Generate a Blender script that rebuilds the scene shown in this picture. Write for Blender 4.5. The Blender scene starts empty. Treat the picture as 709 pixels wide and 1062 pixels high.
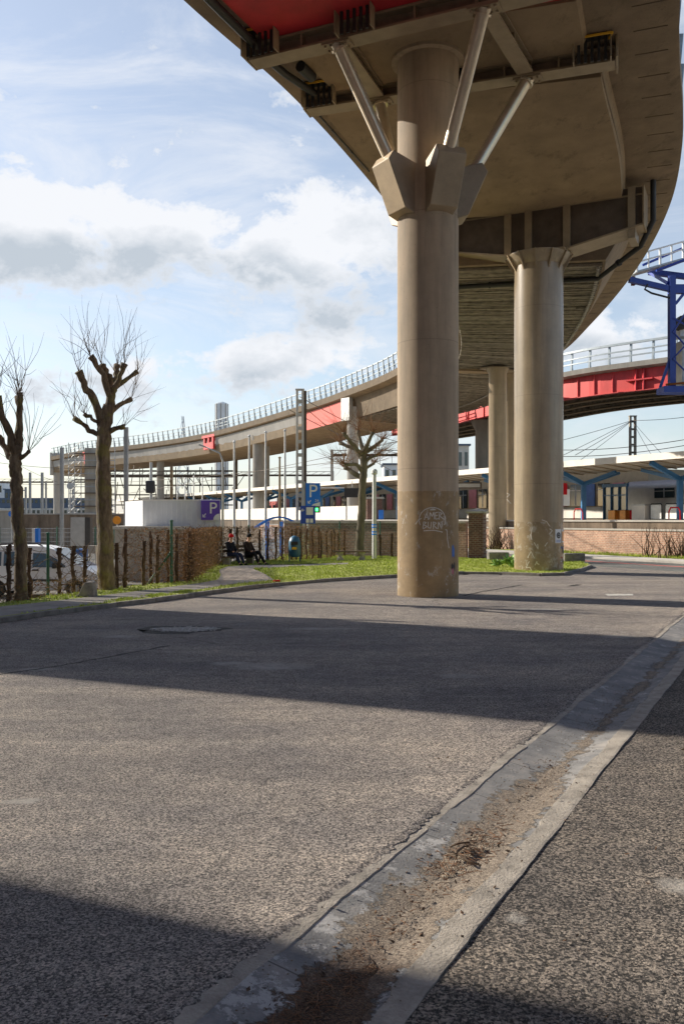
import bpy, bmesh, math, random
from mathutils import Vector, Matrix
random.seed(7)
R = math.radians
scene = bpy.context.scene
COL = scene.collection
CAMH, F, HZ, CX = 2.2, 900.0, 538.0, 354.5
def W(px, py, Y): return Vector(((px-CX)*Y/F, Y, CAMH+(HZ-py)*Y/F))
def G(px, py):
    Y = CAMH*F/(py-HZ); return ((px-CX)*Y/F, Y)

# ------------------------------------------------------------------ materials
def nodes_of(name):
    m = bpy.data.materials.new(name); m.use_nodes = True
    nt = m.node_tree; b = nt.nodes['Principled BSDF']
    return m, nt, b
def N(nt, t, **kw):
    n = nt.nodes.new(t)
    for k, v in kw.items(): setattr(n, k, v)
    return n
def noise(nt, vec, scale, detail=5, rough=.6):
    n = N(nt, 'ShaderNodeTexNoise'); n.inputs['Scale'].default_value = scale
    n.inputs['Detail'].default_value = detail; n.inputs['Roughness'].default_value = rough
    nt.links.new(vec, n.inputs['Vector']); return n.outputs['Fac']
def ramp(nt, fac, stops):
    r = N(nt, 'ShaderNodeValToRGB'); e = r.color_ramp.elements
    while len(e) < len(stops): e.new(.5)
    for i, (p, c) in enumerate(stops):
        e[i].position = p; e[i].color = (*c, 1) if len(c) == 3 else c
    nt.links.new(fac, r.inputs['Fac']); return r.outputs['Color']
def mixc(nt, fac, a, b, mode='MIX'):
    m = N(nt, 'ShaderNodeMix'); m.data_type = 'RGBA'; m.blend_type = mode
    for s, v in ((m.inputs[0], fac), (m.inputs[6], a), (m.inputs[7], b)):
        if hasattr(v, 'links') or hasattr(v, 'node'): nt.links.new(v, s)
        elif isinstance(v, (int, float)): s.default_value = v
        else: s.default_value = (*v, 1)
    return m.outputs[2]
def math_(nt, op, a, b=0.0, clamp=False):
    m = N(nt, 'ShaderNodeMath'); m.operation = op; m.use_clamp = clamp
    for s, v in ((m.inputs[0], a), (m.inputs[1], b)):
        if isinstance(v, (int, float)): s.default_value = v
        else: nt.links.new(v, s)
    return m.outputs[0]
def bump(nt, b, h, strength, dist=.02):
    bp = N(nt, 'ShaderNodeBump'); bp.inputs['Strength'].default_value = strength
    bp.inputs['Distance'].default_value = dist
    nt.links.new(h, bp.inputs['Height']); nt.links.new(bp.outputs[0], b.inputs['Normal'])
def pos(nt):
    g = N(nt, 'ShaderNodeNewGeometry'); return g.outputs['Position']
def scaled(nt, vec, s):
    m = N(nt, 'ShaderNodeMapping'); m.inputs['Scale'].default_value = s
    nt.links.new(vec, m.inputs['Vector']); return m.outputs[0]

def mat(name, col, rough=.7, metal=0, var=.25, scale=3.0, bstr=.15, streak=False, alpha=None, fine=25, bd=.02):
    m, nt, b = nodes_of(name); p = pos(nt)
    v = scaled(nt, p, (1, 1, .25)) if streak else p
    a = noise(nt, v, scale, 6); f = noise(nt, p, fine, 4)
    fac = math_(nt, 'ADD', math_(nt, 'MULTIPLY', a, .75), math_(nt, 'MULTIPLY', f, .25))
    dk = tuple(c*(1-var) for c in col); lt = tuple(min(1, c*(1+var)) for c in col)
    c = ramp(nt, fac, [(.32, dk), (.68, lt)])
    nt.links.new(c, b.inputs['Base Color'])
    b.inputs['Roughness'].default_value = rough; b.inputs['Metallic'].default_value = metal
    if rough >= .7: b.inputs['Diffuse Roughness'].default_value = 1.0; b.inputs['Specular IOR Level'].default_value = .25
    if bstr: bump(nt, b, f, bstr, bd)
    return m

M = {}
M['concrete'] = mat('concrete', (.40, .375, .33), .85, var=.25, scale=1.2, streak=True)
M['concrete_light'] = mat('concrete_light', (.50, .48, .44), .85, var=.2, scale=.8, streak=True)
M['soffit'] = mat('soffit_paint', (.33, .245, .15), .75, var=.22, scale=.8, bstr=.1)
M['cant'] = mat('cantilever_concrete', (.27, .205, .135), .85, var=.22, scale=1.3, bstr=.3)
M['steel_brown'] = mat('brown_steel', (.29, .225, .145), .5, var=.2, scale=2, bstr=.05)
M['steel_dark'] = mat('dark_brown_steel', (.10, .075, .055), .6, var=.3, scale=2)
M['steel_shiny'] = mat('strut_steel', (.62, .53, .40), .3, metal=.55, var=.12, scale=3, bstr=.03)
M['steel_mid0'] = mat('joint_filler', (.17, .13, .09), .9)
M['ribs'] = mat('weathered_decking', (.26, .23, .18), .9, var=.5, scale=2.5, bstr=.3)
M['red'] = mat('red_paint', (.46, .022, .032), .55, var=.3, scale=1)
M['red_c'] = mat('red_girder_paint', (.50, .042, .042), .6, var=.22, scale=1.5, streak=True)
M['red_pale'] = mat('faded_red_paint', (.55, .11, .095), .6, var=.12, scale=1)
M['grey_rail'] = mat('galvanised_rail', (.26, .30, .33), .5, metal=.4, var=.15)
M['galv'] = mat('galvanised_steel', (.42, .43, .43), .5, metal=.5, var=.15)
M['black'] = mat('black_rubber', (.02, .02, .02), .6, var=.3)
M['yellow'] = mat('yellow_plate', (.75, .42, .03), .5)
M['blue_post'] = mat('blue_steel', (.035, .14, .30), .45, var=.15)
M['blue_gantry'] = mat('blue_gantry_paint', (.02, .05, .28), .4, var=.2, scale=2)
M['blue_sign'] = mat('blue_sign', (.01, .16, .62), .4, var=.04)
M['blue_dark'] = mat('dark_blue_sign', (.015, .06, .36), .4, var=.05)
M['purple'] = mat('purple_sign', (.10, .05, .36), .4, var=.05)
M['container'] = mat('container_paint', (.58, .61, .65), .5, var=.1, scale=1.5, streak=True)
M['white'] = mat('white_paint', (.66, .66, .65), .5, var=.06)
M['offwhite'] = mat('dirty_white_paint', (.50, .475, .43), .6, var=.15, scale=1)
M['green_post'] = mat('green_fence_paint', (.02, .10, .06), .5)
M['bark'] = mat('tree_bark', (.125, .085, .05), .95, var=.55, scale=5, bstr=.9, streak=True, fine=30, bd=.05)
M['bark3'] = mat('grey_tree_bark', (.19, .165, .12), .95, var=.4, scale=5, bstr=.8, streak=True, bd=.05)
M['twig'] = mat('thin_twigs', (.20, .135, .08), .9, var=.2)
M['twig_red'] = mat('rusty_twigs', (.27, .15, .085), .9, var=.25)
M['hedge_wood'] = mat('hedge_wood', (.095, .06, .04), .95, var=.4)
M['dead_leaf'] = mat('dead_leaves', (.30, .175, .085), .9, var=.6, scale=4)
M['roof_grey'] = mat('canopy_underside', (.33, .29, .24), .85, var=.2, scale=1)
M['rust'] = mat('rust', (.25, .09, .03), .9)
M['skin'] = mat('skin', (.5, .28, .2), .6, var=.05)
M['navy'] = mat('navy_cloth', (.012, .013, .025), .9)
M['brown_cloth'] = mat('dark_brown_cloth', (.035, .022, .02), .9)
M['jeans'] = mat('dark_jeans', (.025, .033, .07), .9)
M['black_cloth'] = mat('black_cloth', (.012, .012, .014), .9)
M['hat_red'] = mat('red_wool', (.55, .01, .015), .9)
M['wood'] = mat('weathered_wood', (.14, .10, .07), .9, var=.3, streak=True)
M['bin'] = mat('blue_bin_paint', (.02, .09, .16), .4)
M['van'] = mat('silver_car_paint', (.74, .75, .77), .28, metal=.0, var=.03, bstr=0)
M['plastic'] = mat('dark_plastic', (.03, .03, .032), .5)
M['train'] = mat('train_silver', (.55, .54, .52), .45, metal=.2, var=.1)
M['pink'] = mat('pink_panel', (.50, .17, .20), .6)
M['blue_panel'] = mat('blue_panel', (.04, .13, .38), .5)
M['orange'] = mat('orange_panel', (.75, .28, .02), .5)
M['leaf'] = mat('green_leaf', (.14, .26, .06), .55, var=.35, scale=6)
M['grass_blade'] = mat('grass_blade', (.40, .47, .09), .8, var=.35, scale=1.5)
M['dirt'] = mat('dirt', (.20, .155, .11), .95, var=.35, scale=9, bstr=1, fine=60)
M['far'] = mat('far_building', (.70, .73, .76), .9, var=.2, scale=.05)  # base colour paled to stand in for distance haze
M['far_blue'] = mat('far_blue_grey', (.11, .15, .22), .9, var=.3, scale=.1)

def glass(name, col=(.03, .045, .05), r=.08):
    m, nt, b = nodes_of(name); b.inputs['Roughness'].default_value = r
    b.inputs['Base Color'].default_value = (*col, 1); b.inputs['Specular IOR Level'].default_value = .8
    return m
M['glass'] = glass('window_glass'); M['glass_blue'] = glass('tinted_glass', (.10, .16, .2), .15)
m, nt, b = nodes_of('clear_glass'); b.inputs['Base Color'].default_value = (.8, .9, .95, 1); b.inputs['Alpha'].default_value = .35; b.inputs['Roughness'].default_value = .1; M['clear'] = m
m, nt, b = nodes_of('green_led'); b.inputs['Emission Color'].default_value = (0, 1, .15, 1); b.inputs['Emission Strength'].default_value = 2; M['led'] = m

def asphalt(name, lo, hi, coarse=1.0, dist=.012, pale_amt=.45, spots=()):
    m, nt, b = nodes_of(name); p = pos(nt)
    vo = N(nt, 'ShaderNodeTexVoronoi'); vo.inputs['Scale'].default_value = 95/coarse; vo.inputs['Randomness'].default_value = 1; nt.links.new(p, vo.inputs['Vector'])
    g1 = noise(nt, p, 58/coarse, 4, .75); g2 = noise(nt, p, 150/coarse, 2, .6)
    big = noise(nt, p, .35, 6, .65); mid = noise(nt, p, 5, 6, .7)
    sep = N(nt, 'ShaderNodeSeparateColor'); nt.links.new(vo.outputs['Color'], sep.inputs[0])
    f = math_(nt, 'ADD', math_(nt, 'MULTIPLY', sep.outputs[0], .35), math_(nt, 'ADD', math_(nt, 'MULTIPLY', g1, .75), math_(nt, 'MULTIPLY', g2, .25)))
    stone = ramp(nt, f, [(.50, tuple(c*.3 for c in lo)), (.63, lo), (.74, hi), (.88, tuple(c*1.6 for c in hi))])
    wash = ramp(nt, big, [(.35, (.74, .74, .77)), (.65, (1.22, 1.17, 1.10))])
    lane = noise(nt, scaled(nt, p, (.25, 1.1, 1)), 1.0, 7, .7)
    c = mixc(nt, 1.0, mixc(nt, 1.0, stone, wash, 'MULTIPLY'), ramp(nt, lane, [(.38, (.78, .78, .80)), (.6, (1.12, 1.1, 1.08))]), 'MULTIPLY')
    wash2 = ramp(nt, mid, [(.3, (.78, .78, .78)), (.7, (1.2, 1.2, 1.18))])
    c = mixc(nt, 1.0, c, wash2, 'MULTIPLY')
    pale = ramp(nt, noise(nt, scaled(nt, p, (1, 1.6, 1)), 1.1, 9, .78), [(.62, (0, 0, 0)), (.76, (1, 1, 1))])
    c = mixc(nt, math_(nt, 'MULTIPLY', pale, pale_amt), c, (.30, .275, .24))
    if spots:
        sx = N(nt, 'ShaderNodeSeparateXYZ'); nt.links.new(p, sx.inputs[0]); tot = None
        for x0, y0, rx, ry in spots:
            dx = math_(nt, 'MULTIPLY', math_(nt, 'SUBTRACT', sx.outputs[0], x0), 1/rx); dy = math_(nt, 'MULTIPLY', math_(nt, 'SUBTRACT', sx.outputs[1], y0), 1/ry)
            q = math_(nt, 'SUBTRACT', 1, math_(nt, 'ADD', math_(nt, 'MULTIPLY', dx, dx), math_(nt, 'MULTIPLY', dy, dy)), True)
            tot = q if tot is None else math_(nt, 'MAXIMUM', tot, q)
        sm = ramp(nt, math_(nt, 'MULTIPLY', math_(nt, 'POWER', tot, .6), math_(nt, 'ADD', noise(nt, p, 4.5, 9, .8), math_(nt, 'MULTIPLY', g1, .25))), [(.42, (0, 0, 0)), (.66, (1, 1, 1))])
        c = mixc(nt, math_(nt, 'MULTIPLY', sm, .75), c, (.62, .59, .55))
    vc = N(nt, 'ShaderNodeTexVoronoi'); vc.feature = 'DISTANCE_TO_EDGE'; vc.inputs['Scale'].default_value = .33
    wob = N(nt, 'ShaderNodeTexNoise'); wob.inputs['Scale'].default_value = 1.5; wob.inputs['Detail'].default_value = 6; nt.links.new(p, wob.inputs['Vector'])
    wv = N(nt, 'ShaderNodeVectorMath'); wv.operation = 'MULTIPLY_ADD'; wv.inputs[1].default_value = (.9, .9, 0); nt.links.new(wob.outputs['Color'], wv.inputs[0]); nt.links.new(p, wv.inputs[2])
    nt.links.new(wv.outputs[0], vc.inputs['Vector'])
    crk = ramp(nt, vc.outputs['Distance'], [(.002, (1, 1, 1)), (.006, (0, 0, 0))])
    cm = math_(nt, 'MULTIPLY', crk, ramp(nt, noise(nt, p, .25, 3), [(.54, (0, 0, 0)), (.60, (1, 1, 1))]))
    c = mixc(nt, math_(nt, 'MULTIPLY', cm, .45), c, (.02, .02, .02))
    nt.links.new(c, b.inputs['Base Color']); b.inputs['Roughness'].default_value = .85; b.inputs['Specular IOR Level'].default_value = .3
    b.inputs['Diffuse Roughness'].default_value = .8
    h = math_(nt, 'ADD', math_(nt, 'MULTIPLY', f, 1.6), math_(nt, 'MULTIPLY', mid, 1.2))
    h = math_(nt, 'SUBTRACT', h, math_(nt, 'MULTIPLY', cm, .8))
    bump(nt, b, h, 1.0, dist)
    return m
SPOTS = []
for _px, _py, _rx, _ry in ((475, 701, .5, .3), (22, 831, .25, .13), (280, 691, 1.0, .55), (240, 688, .5, .3), (702, 917, .22, .2), (560, 632, 1.2, .3), (535, 950, .10, .12), (330, 652, 1.2, .3), (640, 660, .6, .3), (125, 660, .6, .3), (40, 694, .5, .2)):
    _x, _y = G(_px, _py); SPOTS.append((_x, _y, _rx, _ry))
M['asphalt'] = asphalt('road_asphalt', (.255, .24, .232), (.50, .455, .415), 1.05, .03, spots=SPOTS)
M['asphalt_r'] = asphalt('verge_asphalt', (.12, .112, .105), (.36, .32, .28), 1.2, .06, spots=SPOTS)
M['asphalt_far'] = asphalt('street_asphalt', (.14, .15, .145), (.23, .24, .235), 1.2, .01)
M['carpark'] = mat('car_park_gravel', (.20, .185, .16), .95, var=.3, scale=.5, bstr=.5)
M['paving'] = mat('pavement', (.27, .25, .225), .9, var=.3, scale=1.6, bstr=.5, fine=40)
M['kerb'] = mat('kerb_stone', (.24, .225, .20), .9, var=.4, scale=4, bstr=.6)
M['soil'] = mat('grass_ground', (.34, .38, .085), .95, var=.4, scale=1.1, bstr=.6)

def brickmat(name, c1, c2, mortar, sc=1.0, ang=0):
    m, nt, b = nodes_of(name); p = pos(nt)
    mp = N(nt, 'ShaderNodeMapping'); mp.inputs['Rotation'].default_value = (R(90), 0, ang)
    # coordinates: along the wall, height
    sepx = N(nt, 'ShaderNodeSeparateXYZ'); nt.links.new(p, sepx.inputs[0])
    al = math_(nt, 'ADD', math_(nt, 'MULTIPLY', sepx.outputs[0], math.cos(ang)), math_(nt, 'MULTIPLY', sepx.outputs[1], math.sin(ang)))
    cb = N(nt, 'ShaderNodeCombineXYZ'); nt.links.new(al, cb.inputs[0]); nt.links.new(sepx.outputs[2], cb.inputs[1])
    br = N(nt, 'ShaderNodeTexBrick'); nt.links.new(cb.outputs[0], br.inputs['Vector'])
    br.inputs['Color1'].default_value = (*c1, 1); br.inputs['Color2'].default_value = (*c2, 1); br.inputs['Mortar'].default_value = (*mortar, 1)
    br.inputs['Scale'].default_value = 1/sc; br.inputs['Brick Width'].default_value = .26; br.inputs['Row Height'].default_value = .10; br.inputs['Mortar Size'].default_value = .014
    n = noise(nt, p, 1.1, 6, .7); w = ramp(nt, n, [(.3, (.62, .6, .6)), (.7, (1.25, 1.2, 1.15))])
    n2 = noise(nt, p, 9, 4); w2 = ramp(nt, n2, [(.3, (.7, .7, .7)), (.7, (1.2, 1.2, 1.2))])
    c = mixc(nt, 1.0, mixc(nt, 1.0, br.outputs['Color'], w, 'MULTIPLY'), w2, 'MULTIPLY')
    nt.links.new(c, b.inputs['Base Color']); b.inputs['Roughness'].default_value = .9
    bump(nt, b, br.outputs['Fac'], -.5, .01)
    return m
WD = Vector((-.459, .888, 0)); WN = Vector((-.888, -.459, 0))
WANG = math.atan2(WD.y, WD.x)
M['brick'] = brickmat('platform_brick', (.29, .165, .115), (.21, .115, .08), (.31, .26, .21), 1, WANG)
M['brick_near'] = brickmat('garden_brick', (.29, .18, .13), (.22, .14, .105), (.33, .29, .24), 1, R(155))
M['brick_dark'] = brickmat('pillar_brick', (.17, .075, .055), (.12, .055, .045), (.24, .2, .17), 1, R(-25))
M['paver'] = brickmat('path_pavers', (.30, .26, .22), (.25, .22, .19), (.17, .15, .12), 1.5, 0)

def column_mat(name, top_z, base, low, chip=.62, rgh=.5):
    m, nt, b = nodes_of(name); p = pos(nt)
    n1 = noise(nt, scaled(nt, p, (1, 1, .12)), 3.0, 6); n2 = noise(nt, p, 1.2, 6, .7)
    up = ramp(nt, n1, [(.3, tuple(c*.82 for c in base)), (.7, tuple(c*1.15 for c in base))])
    lw = ramp(nt, n2, [(.3, tuple(c*.7 for c in low)), (.7, tuple(c*1.2 for c in low))])
    n3 = noise(nt, scaled(nt, p, (1, 1, .7)), 3.2, 10, .78)
    ch = ramp(nt, n3, [(chip-.01, (0, 0, 0)), (chip+.02, (1, 1, 1))])
    lw = mixc(nt, math_(nt, 'MULTIPLY', ch, .75), lw, (.55, .50, .42))
    s = N(nt, 'ShaderNodeSeparateXYZ'); nt.links.new(p, s.inputs[0])
    zz = math_(nt, 'ADD', s.outputs[2], math_(nt, 'MULTIPLY', noise(nt, p, 9, 3), .05))
    isl = math_(nt, 'LESS_THAN', zz, top_z)
    c = mixc(nt, isl, up, lw)
    # pour joints every 3.6 m
    fr = math_(nt, 'FRACT', math_(nt, 'MULTIPLY', s.outputs[2], 1/3.6))
    jt = math_(nt, 'LESS_THAN', fr, .006)
    c = mixc(nt, math_(nt, 'MULTIPLY', jt, .3), c, (.12, .1, .08))
    vh = N(nt, 'ShaderNodeTexVoronoi'); vh.inputs['Scale'].default_value = 9; nt.links.new(p, vh.inputs['Vector'])
    bh = math_(nt, 'MULTIPLY', math_(nt, 'LESS_THAN', vh.outputs['Distance'], .09), math_(nt, 'GREATER_THAN', noise(nt, p, 1.7, 3), .5))
    c = mixc(nt, math_(nt, 'MULTIPLY', bh, .55), c, (.10, .08, .055))
    blot = ramp(nt, noise(nt, p, .8, 8, .75), [(.35, (.88, .88, .88)), (.65, (1.08, 1.07, 1.06))])
    c = mixc(nt, 1.0, c, blot, 'MULTIPLY')
    # dark rain streaks
    st = ramp(nt, noise(nt, scaled(nt, p, (1, 1, .04)), 7, 4), [(.56, (0, 0, 0)), (.72, (1, 1, 1))])
    c = mixc(nt, math_(nt, 'MULTIPLY', st, .22), c, (.10, .085, .06))
    nt.links.new(c, b.inputs['Base Color']); b.inputs['Roughness'].default_value = rgh; b.inputs['Diffuse Roughness'].default_value = 1.0
    bump(nt, b, math_(nt, 'ADD', n3, noise(nt, p, 40, 3)), .12, .02)
    return m
M['col1'] = column_mat('column_one_paint', 3.0, (.47, .37, .25), (.40, .285, .145), .575, .8)
M['col2'] = column_mat('column_two_paint', 2.1, (.40, .325, .22), (.38, .295, .18), .54, .27)
M['col3'] = column_mat('column_three_paint', 1.2, (.40, .315, .205), (.34, .26, .15), .6, .4)

def gutter_mat():
    m, nt, b = nodes_of('gutter_concrete'); p = pos(nt)
    n = noise(nt, p, 2.2, 8, .7); f = noise(nt, p, 50, 4)
    c = ramp(nt, n, [(.32, (.12, .12, .125)), (.5, (.20, .20, .20)), (.68, (.32, .30, .28))])
    s = N(nt, 'ShaderNodeSeparateXYZ'); nt.links.new(p, s.inputs[0])
    X = math_(nt, 'SUBTRACT', s.outputs[0], -.78); Y = math_(nt, 'SUBTRACT', s.outputs[1], 3.8)
    al = math_(nt, 'ADD', math_(nt, 'MULTIPLY', X, .471), math_(nt, 'MULTIPLY', Y, .882))
    u = math_(nt, 'SUBTRACT', math_(nt, 'MULTIPLY', X, .882), math_(nt, 'MULTIPLY', Y, .471))
    j = math_(nt, 'LESS_THAN', math_(nt, 'FRACT', math_(nt, 'ADD', al, .35)), .010)
    c = mixc(nt, math_(nt, 'MULTIPLY', j, .8), c, (.03, .03, .03))
    nr = N(nt, 'ShaderNodeMapRange'); nr.inputs[1].default_value = 1.5; nr.inputs[2].default_value = 3.5; nr.inputs[3].default_value = .045; nr.inputs[4].default_value = -.02; nt.links.new(al, nr.inputs[0])
    w = ramp(nt, math_(nt, 'ADD', noise(nt, p, 3.3, 9, .8), nr.outputs[0]), [(.565, (0, 0, 0)), (.60, (1, 1, 1))])
    c = mixc(nt, math_(nt, 'MULTIPLY', w, .65), c, (.52, .51, .50))
    # silt washed along the bottom, more of it in the near part
    cu = math_(nt, 'DIVIDE', math_(nt, 'ABSOLUTE', math_(nt, 'SUBTRACT', u, .52)), .29)
    near = N(nt, 'ShaderNodeMapRange'); near.inputs[1].default_value = 4.0; near.inputs[2].default_value = 5.0; near.inputs[3].default_value = 0; near.inputs[4].default_value = .62; nt.links.new(al, near.inputs[0])
    nn = noise(nt, p, 2.6, 10, .72); n2 = noise(nt, p, 14, 6, .7)
    q = math_(nt, 'ADD', math_(nt, 'ADD', math_(nt, 'MULTIPLY', math_(nt, 'SUBTRACT', nn, .5), 2.2), math_(nt, 'MULTIPLY', math_(nt, 'SUBTRACT', n2, .5), .9)), math_(nt, 'SUBTRACT', .82, math_(nt, 'ADD', cu, near.outputs[0])))
    mk = ramp(nt, q, [(.0, (0, 0, 0)), (.10, (1, 1, 1))])
    vo = N(nt, 'ShaderNodeTexVoronoi'); vo.inputs['Scale'].default_value = 130; nt.links.new(p, vo.inputs['Vector']); sc = N(nt, 'ShaderNodeSeparateColor'); nt.links.new(vo.outputs['Color'], sc.inputs[0])
    g = math_(nt, 'ADD', math_(nt, 'MULTIPLY', sc.outputs[0], .4), math_(nt, 'MULTIPLY', noise(nt, p, 11, 8, .75), .6))
    silt = ramp(nt, g, [(.22, (.08, .06, .045)), (.5, (.24, .195, .15)), (.8, (.46, .39, .31))])
    red = ramp(nt, g, [(.25, (.03, .017, .011)), (.5, (.10, .052, .028)), (.78, (.22, .13, .07))])
    rm = N(nt, 'ShaderNodeMapRange'); rm.inputs[1].default_value = 1.3; rm.inputs[2].default_value = .5; nt.links.new(math_(nt, 'ADD', al, math_(nt, 'MULTIPLY', math_(nt, 'SUBTRACT', nn, .5), 3)), rm.inputs[0])
    c = mixc(nt, mk, c, mixc(nt, rm.outputs[0], silt, red))
    nt.links.new(c, b.inputs['Base Color']); b.inputs['Roughness'].default_value = .85; b.inputs['Diffuse Roughness'].default_value = .8
    h = math_(nt, 'ADD', math_(nt, 'MULTIPLY', math_(nt, 'ADD', n, f), .4), math_(nt, 'MULTIPLY', mk, math_(nt, 'ADD', .5, math_(nt, 'MULTIPLY', g, 3))))
    bump(nt, b, h, .9, .014)
    return m
M['gutter'] = gutter_mat()
M['gutter_band'] = mat('gutter_edge_concrete', (.34, .31, .27), .9, var=.4, scale=5, bstr=.6, fine=50)

# ------------------------------------------------------------------ mesh helpers
class MB:
    def __init__(s): s.v = []; s.f = []
    def add(s, vs, fs):
        o = len(s.v); s.v += [tuple(v) for v in vs]; s.f += [tuple(i+o for i in f) for f in fs]
    def box(s, c, d, rz=0, mat3=None):
        c = Vector(c); m = mat3 or Matrix.Rotation(rz, 3, 'Z')
        vs = [c + m @ Vector((x*d[0]/2, y*d[1]/2, z*d[2]/2)) for x in (-1, 1) for y in (-1, 1) for z in (-1, 1)]
        s.add(vs, [(0, 1, 3, 2), (4, 6, 7, 5), (0, 4, 5, 1), (2, 3, 7, 6), (0, 2, 6, 4), (1, 5, 7, 3)])
    def beam(s, a, b, w, h, up=(0, 0, 1)):
        a = Vector(a); b = Vector(b); d = (b-a).normalized()
        sx = d.cross(Vector(up))
        if sx.length < 1e-4: sx = d.cross(Vector((1, 0, 0)))
        sx.normalize(); uy = sx.cross(d)
        vs = [p + sx*x*w/2 + uy*y*h/2 for p in (a, b) for x, y in ((-1, -1), (1, -1), (1, 1), (-1, 1))]
        s.add(vs, [(3, 2, 1, 0), (4, 5, 6, 7), (0, 1, 5, 4), (1, 2, 6, 5), (2, 3, 7, 6), (3, 0, 4, 7)])
    def tube(s, pts, rad, n=8, cap=True):
        pts = [Vector(p) for p in pts]; k = len(pts)
        if isinstance(rad, (int, float)): rad = [rad]*k
        vs = []; prev = None
        for i, p in enumerate(pts):
            d = (pts[min(i+1, k-1)] - pts[max(i-1, 0)]).normalized()
            if prev is None:
                a = d.cross(Vector((0, 0, 1)))
                if a.length < .05: a = d.cross(Vector((1, 0, 0)))
            else: a = prev - d*prev.dot(d)
            a.normalize(); prev = a; b_ = d.cross(a)
            for j in range(n):
                t = 2*math.pi*j/n; vs.append(p + (a*math.cos(t)+b_*math.sin(t))*rad[i])
        fs = [(i*n+j, i*n+(j+1) % n, (i+1)*n+(j+1) % n, (i+1)*n+j) for i in range(k-1) for j in range(n)]
        if cap: fs += [tuple(range(n))[::-1], tuple(range((k-1)*n, k*n))]
        s.add(vs, fs)
    def lathe(s, c, prof, n=32):
        c = Vector(c); vs = []
        for r, z in prof:
            for j in range(n):
                t = 2*math.pi*j/n; vs.append(c+Vector((r*math.cos(t), r*math.sin(t), z)))
        k = len(prof)
        fs = [(i*n+j, i*n+(j+1) % n, (i+1)*n+(j+1) % n, (i+1)*n+j) for i in range(k-1) for j in range(n)]
        fs += [tuple(range(n))[::-1], tuple(range((k-1)*n, k*n))]
        s.add(vs, fs)
    def prism(s, poly, z0, z1):
        n = len(poly); vs = [(x, y, z0) for x, y in poly]+[(x, y, z1) for x, y in poly]
        fs = [tuple(range(n))[::-1], tuple(range(n, 2*n))]+[(i, (i+1) % n, n+(i+1) % n, n+i) for i in range(n)]
        s.add(vs, fs)
    def prism_axis(s, prof, a, b):  # prof: list of (offset Vector) around point; extruded from a to b
        n = len(prof); a = Vector(a); b = Vector(b)
        vs = [a+Vector(q) for q in prof]+[b+Vector(q) for q in prof]
        fs = [tuple(range(n))[::-1], tuple(range(n, 2*n))]+[(i, (i+1) % n, n+(i+1) % n, n+i) for i in range(n)]
        s.add(vs, fs)
    def build(s, name, m, parent=None, smooth=False, bevel=0, **props):
        me = bpy.data.meshes.new(name); me.from_pydata(s.v, [], s.f)
        bm = bmesh.new(); bm.from_mesh(me); bmesh.ops.recalc_face_normals(bm, faces=bm.faces)
        if smooth == 'auto':
            for f in bm.faces: f.smooth = len(f.verts) <= 4
            for e in bm.edges: e.smooth = e.calc_face_angle(0) < R(40)
        bm.to_mesh(me); bm.free()
        me.materials.append(M[m] if isinstance(m, str) else m)
        if smooth is True:
            for p in me.polygons: p.use_smooth = True
        o = bpy.data.objects.new(name, me); COL.objects.link(o)
        if parent is not None: link(o, parent)
        if bevel:
            bv = o.modifiers.new('bevel', 'BEVEL'); bv.width = bevel; bv.segments = 2; bv.limit_method = 'ANGLE'
        for k, v in props.items(): o[k] = v
        return o
def link(o, parent):
    o.parent = parent; o.matrix_parent_inverse = root_matrix(parent).inverted()
def root_matrix(p):
    m = p.matrix_basis.copy()
    while p.parent is not None:
        m = p.parent.matrix_basis @ (p.matrix_parent_inverse @ m) if False else (root_matrix(p.parent) @ p.matrix_parent_inverse @ m)
        break
    return m
def thing(name, label, cat, loc=(0, 0, 0), group=None):
    o = bpy.data.objects.new(name, None); COL.objects.link(o); o.location = loc
    o.empty_display_size = .2
    o['label'] = label; o['category'] = cat
    if group: o['group'] = group
    return o
def tag(o, label, cat, group=None):
    o['label'] = label; o['category'] = cat
    if group: o['group'] = group
    return o
def struct(mb, name, m, **k):
    o = mb.build(name, m, **k); o['kind'] = 'structure'; return o
def text_mesh(body, size, extr=.004):
    cu = bpy.data.curves.new('t', 'FONT'); cu.body = body; cu.size = size; cu.extrude = extr; cu.align_x = 'CENTER'; cu.align_y = 'CENTER'
    o = bpy.data.objects.new('t', cu); COL.objects.link(o)
    dg = bpy.context.evaluated_depsgraph_get(); dg.update()
    me = o.evaluated_get(dg).to_mesh(); vs = [v.co.copy() for v in me.vertices]; fs = [tuple(p.vertices) for p in me.polygons]
    bpy.data.objects.remove(o); return vs, fs
def text_on(mb, body, size, origin, xdir, zdir=(0, 0, 1), extr=.006):
    vs, fs = text_mesh(body, size, extr); x = Vector(xdir).normalized(); z = Vector(zdir); n = x.cross(z)
    mb.add([Vector(origin)+x*v.x+z*v.y+n*(v.z) for v in vs], fs)

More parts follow.
